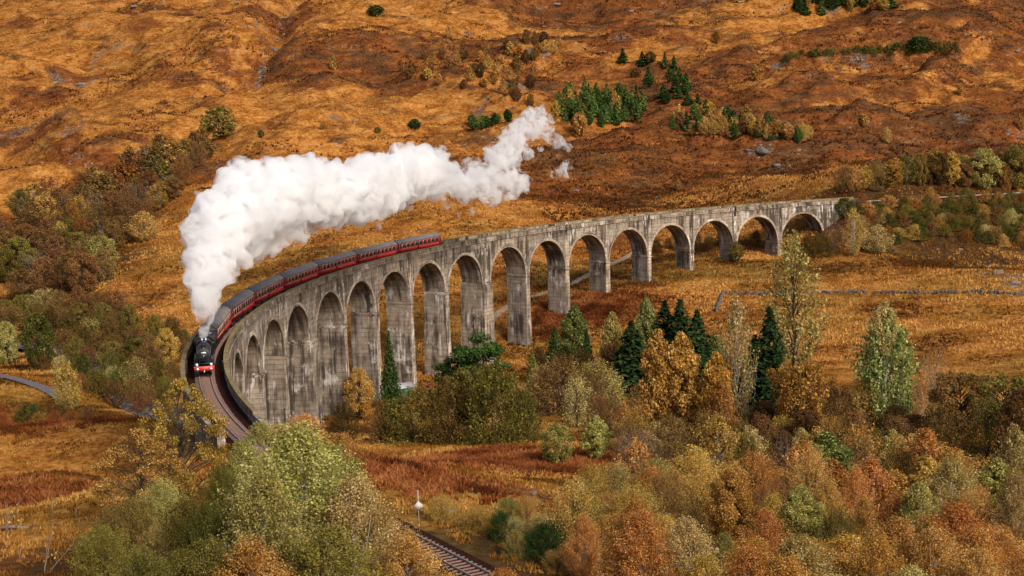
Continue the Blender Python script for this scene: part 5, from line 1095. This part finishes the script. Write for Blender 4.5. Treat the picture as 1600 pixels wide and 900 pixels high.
# boulders
def boulder(seed):
    rng = np.random.RandomState(seed); V = ICV.copy(); dirs = rng.normal(size=(7, 3)); dirs /= np.linalg.norm(dirs, axis=1)[:, None]
    for d in dirs:
        t = V @ d; lim = rng.uniform(.45, .8); V = V - np.outer(np.maximum(t - lim, 0), d)
    V = V * (1 + .10 * rng.normal(size=(len(V), 1)))
    return mesh_np('boulder', V * np.array([1.25, 1, .62]), None, ICF)
BM_ = [boulder(k) for k in range(5)]
for k, (px, py, wp, where) in enumerate([(828, 772, 34, 'in the yellow grass by the junipers'), (848, 783, 16, 'beside the biggest rock in the yellow grass'), (700, 800, 34, 'above the rails near the signpost'), (745, 822, 16, 'next to the small dark juniper'), (1190, 244, 34, 'below the hillside tree belt'), (1212, 260, 22, 'a little under the longest hill slab'), (1290, 287, 12, 'behind the far parapet'), (1170, 236, 16, 'at the top of the hill slab row'),
        (760, 300, 12, 'on the heather behind the steam tail'), (900, 300, 12, 'on the heather above the arches'), (1026, 308, 12, 'just above the far parapet'), (1560, 426, 30, 'on the rocky knoll past the far field'), (1585, 440, 36, 'at the foot of the rocky knoll'), (1545, 418, 16, 'on top of the rocky knoll'), (1500, 393, 12, 'at the top of the far field'), (1464, 393, 9, 'beside the rock at the top of the far field'), (152, 90, 14, 'on the round hill shoulder'), (125, 135, 22, 'under the round hill shoulder'), (85, 130, 14, 'on the rough slope under the shoulder'), (210, 10, 16, 'high on the open hill'), (430, 62, 12, 'in the bed of the hill burn'), (442, 28, 12, 'in the upper bed of the hill burn'), (408, 84, 10, 'at the bend of the hill burn'), (255, 5, 8, 'at the hill top edge'), (870, 12, 16, 'on the dark crag over the slope'), (985, 20, 14, 'along the dark crag'), (1155, 5, 14, 'on the high yellow shoulder'), (850, 42, 12, 'under the dark crag'), (975, 60, 12, 'on the ridge over the young pines'), (1410, 10, 8, 'by the high hill clump'), (1590, 82, 14, 'on the high slope beyond the green strip'), (955, 497, 8, 'before the far piers'), (25, 772, 9, 'in the rusty near field'), (68, 782, 7, 'beside the fence posts')]):
    p = ptz(px, py); r = wp / 2 / FPX * p[1] / 1.2; o = obj('boulder', BM_[k % 5], STONE); r *= .8; o.location = (p[0], p[1], p[2] - r * .12); o.scale = (r * 1.2, r, r * .9); o.rotation_euler = (0, 0, RT.uniform(0, 6.28)); tag(o, 'pale grey boulder ' + where, 'boulder', 'boulders on the open ground')
# dry stone wall across the far field
wall = empty('dry_stone_wall', tuple(ptz(1128, 462))); tag(wall, 'long low dry stone wall crossing the far orange field', 'wall')
wp_ = [ptz(*q) for q in [(1119, 488), (1130, 461), (1180, 460), (1260, 461), (1340, 461), (1420, 460), (1500, 459), (1560, 460), (1640, 462)]]
mb = MB(); rw = np.random.RandomState(4)
for a_, b_ in zip(wp_[:-1], wp_[1:]):
    L = np.linalg.norm((b_ - a_)[:2]); d = (b_ - a_)[:2] / L; n_ = np.array([-d[1], d[0]])
    t = 0
    while t < L:
        ln = rw.uniform(.35, .8); c2 = a_[:2] + d * (t + ln / 2); zg_ = float(ground(c2[0], c2[1])); t += ln * .97
        if rw.uniform() < .16 or vn(np.array([t / 9.]), np.array([a_[0]]), 8)[0] > .28: continue
        z_ = -.1; top = rw.uniform(.35, .85)
        while z_ < top:
            hh = rw.uniform(.18, .34); o_ = rw.normal(0, .05); aa = rw.normal(0, .12); ex = np.array([d[0] * math.cos(aa) - d[1] * math.sin(aa), d[0] * math.sin(aa) + d[1] * math.cos(aa), rw.normal(0, .06)])
            mb.obox((c2[0] + n_[0] * o_, c2[1] + n_[1] * o_, zg_ + z_ + hh / 2), ex * ln * .5, np.array([n_[0], n_[1], 0]) * rw.uniform(.25, .4), np.array([0, 0, 1]) * hh * .48); z_ += hh
o = part(mb, 'stonework', WALLST, wall); o['kind'] = 'stuff'
# fence posts, fallen log and bare sapling in the near field
for px, py, h_, lb in [(82, 805, 22, 'straight'), (119, 812, 17, 'shorter'), (31, 880, 22, 'leaning')]:
    p = ptz(px, py); mb = MB(); H_ = h_ / FPX * p[1]; mb.tube([(0, 0, -.2), (.02, 0, H_ * .5), (.06 if lb != 'leaning' else .18, 0, H_)], [.06, .055, .045], 7); o = mb.build('fence_post', TWIG); o.location = p; tag(o, f'{lb} pale wooden fence post in the rusty near field', 'fence post', 'posts in the near field')
p = ptz(20, 830); mb = MB(); mb.tube([(-1.6, 0, .2), (0, .1, .24), (1.4, -.05, .18)], [.17, .15, .1], 8); mb.tube([(.2, .05, .24), (.6, -.4, .5)], [.05, .02], 5); o = mb.build('fallen_log', TWIG); o.location = p; tag(o, 'pale fallen log lying in the rusty near field', 'log')
for k, (px, py, h_, lb) in enumerate([(68, 902, 92, 'bare forked sapling with pale stems at the corner of the field'), (8, 835, 70, 'bare crooked sapling beside the fallen log')]):
    p = ptz(px, py); m_ = p[1] / FPX; mb = MB(); rs = np.random.RandomState(60 + k)
    for st in range(3):
        dx = rs.uniform(.1, .55) * (1 if st != 1 else .5); pts = [np.array([dx * t * h_ * m_ + .05 * st, rs.normal(0, .05), -.1 + t * h_ * m_ * (1 - .2 * st)]) for t in np.linspace(0, 1, 6)]
        mb.tube(pts, np.linspace(.05, .018, 6), 5)
        for q in range(3): b0 = pts[2 + q]; mb.tube([b0, b0 + np.array([rs.uniform(-.5, .5), rs.uniform(-.3, .3), rs.uniform(.2, .6)])], [.022, .008], 4)
    sp_ = empty('bare_sapling', tuple(p)); tag(sp_, lb, 'sapling'); mb.build('stems', TWIG, sp_)
    rl = np.random.RandomState(3 + k); V, Q, T = leaves(rl, np.c_[rl.uniform(.2, 1.2, 9), rl.normal(0, .2, 9), rl.uniform(.8, 2.6, 9)], .16, rl.normal(size=(9, 3)), rl.uniform(.5, 1, 9)); obj('leaves', mesh_np('leaves', V, Q, tint=T), LEAF['straw'], sp_)
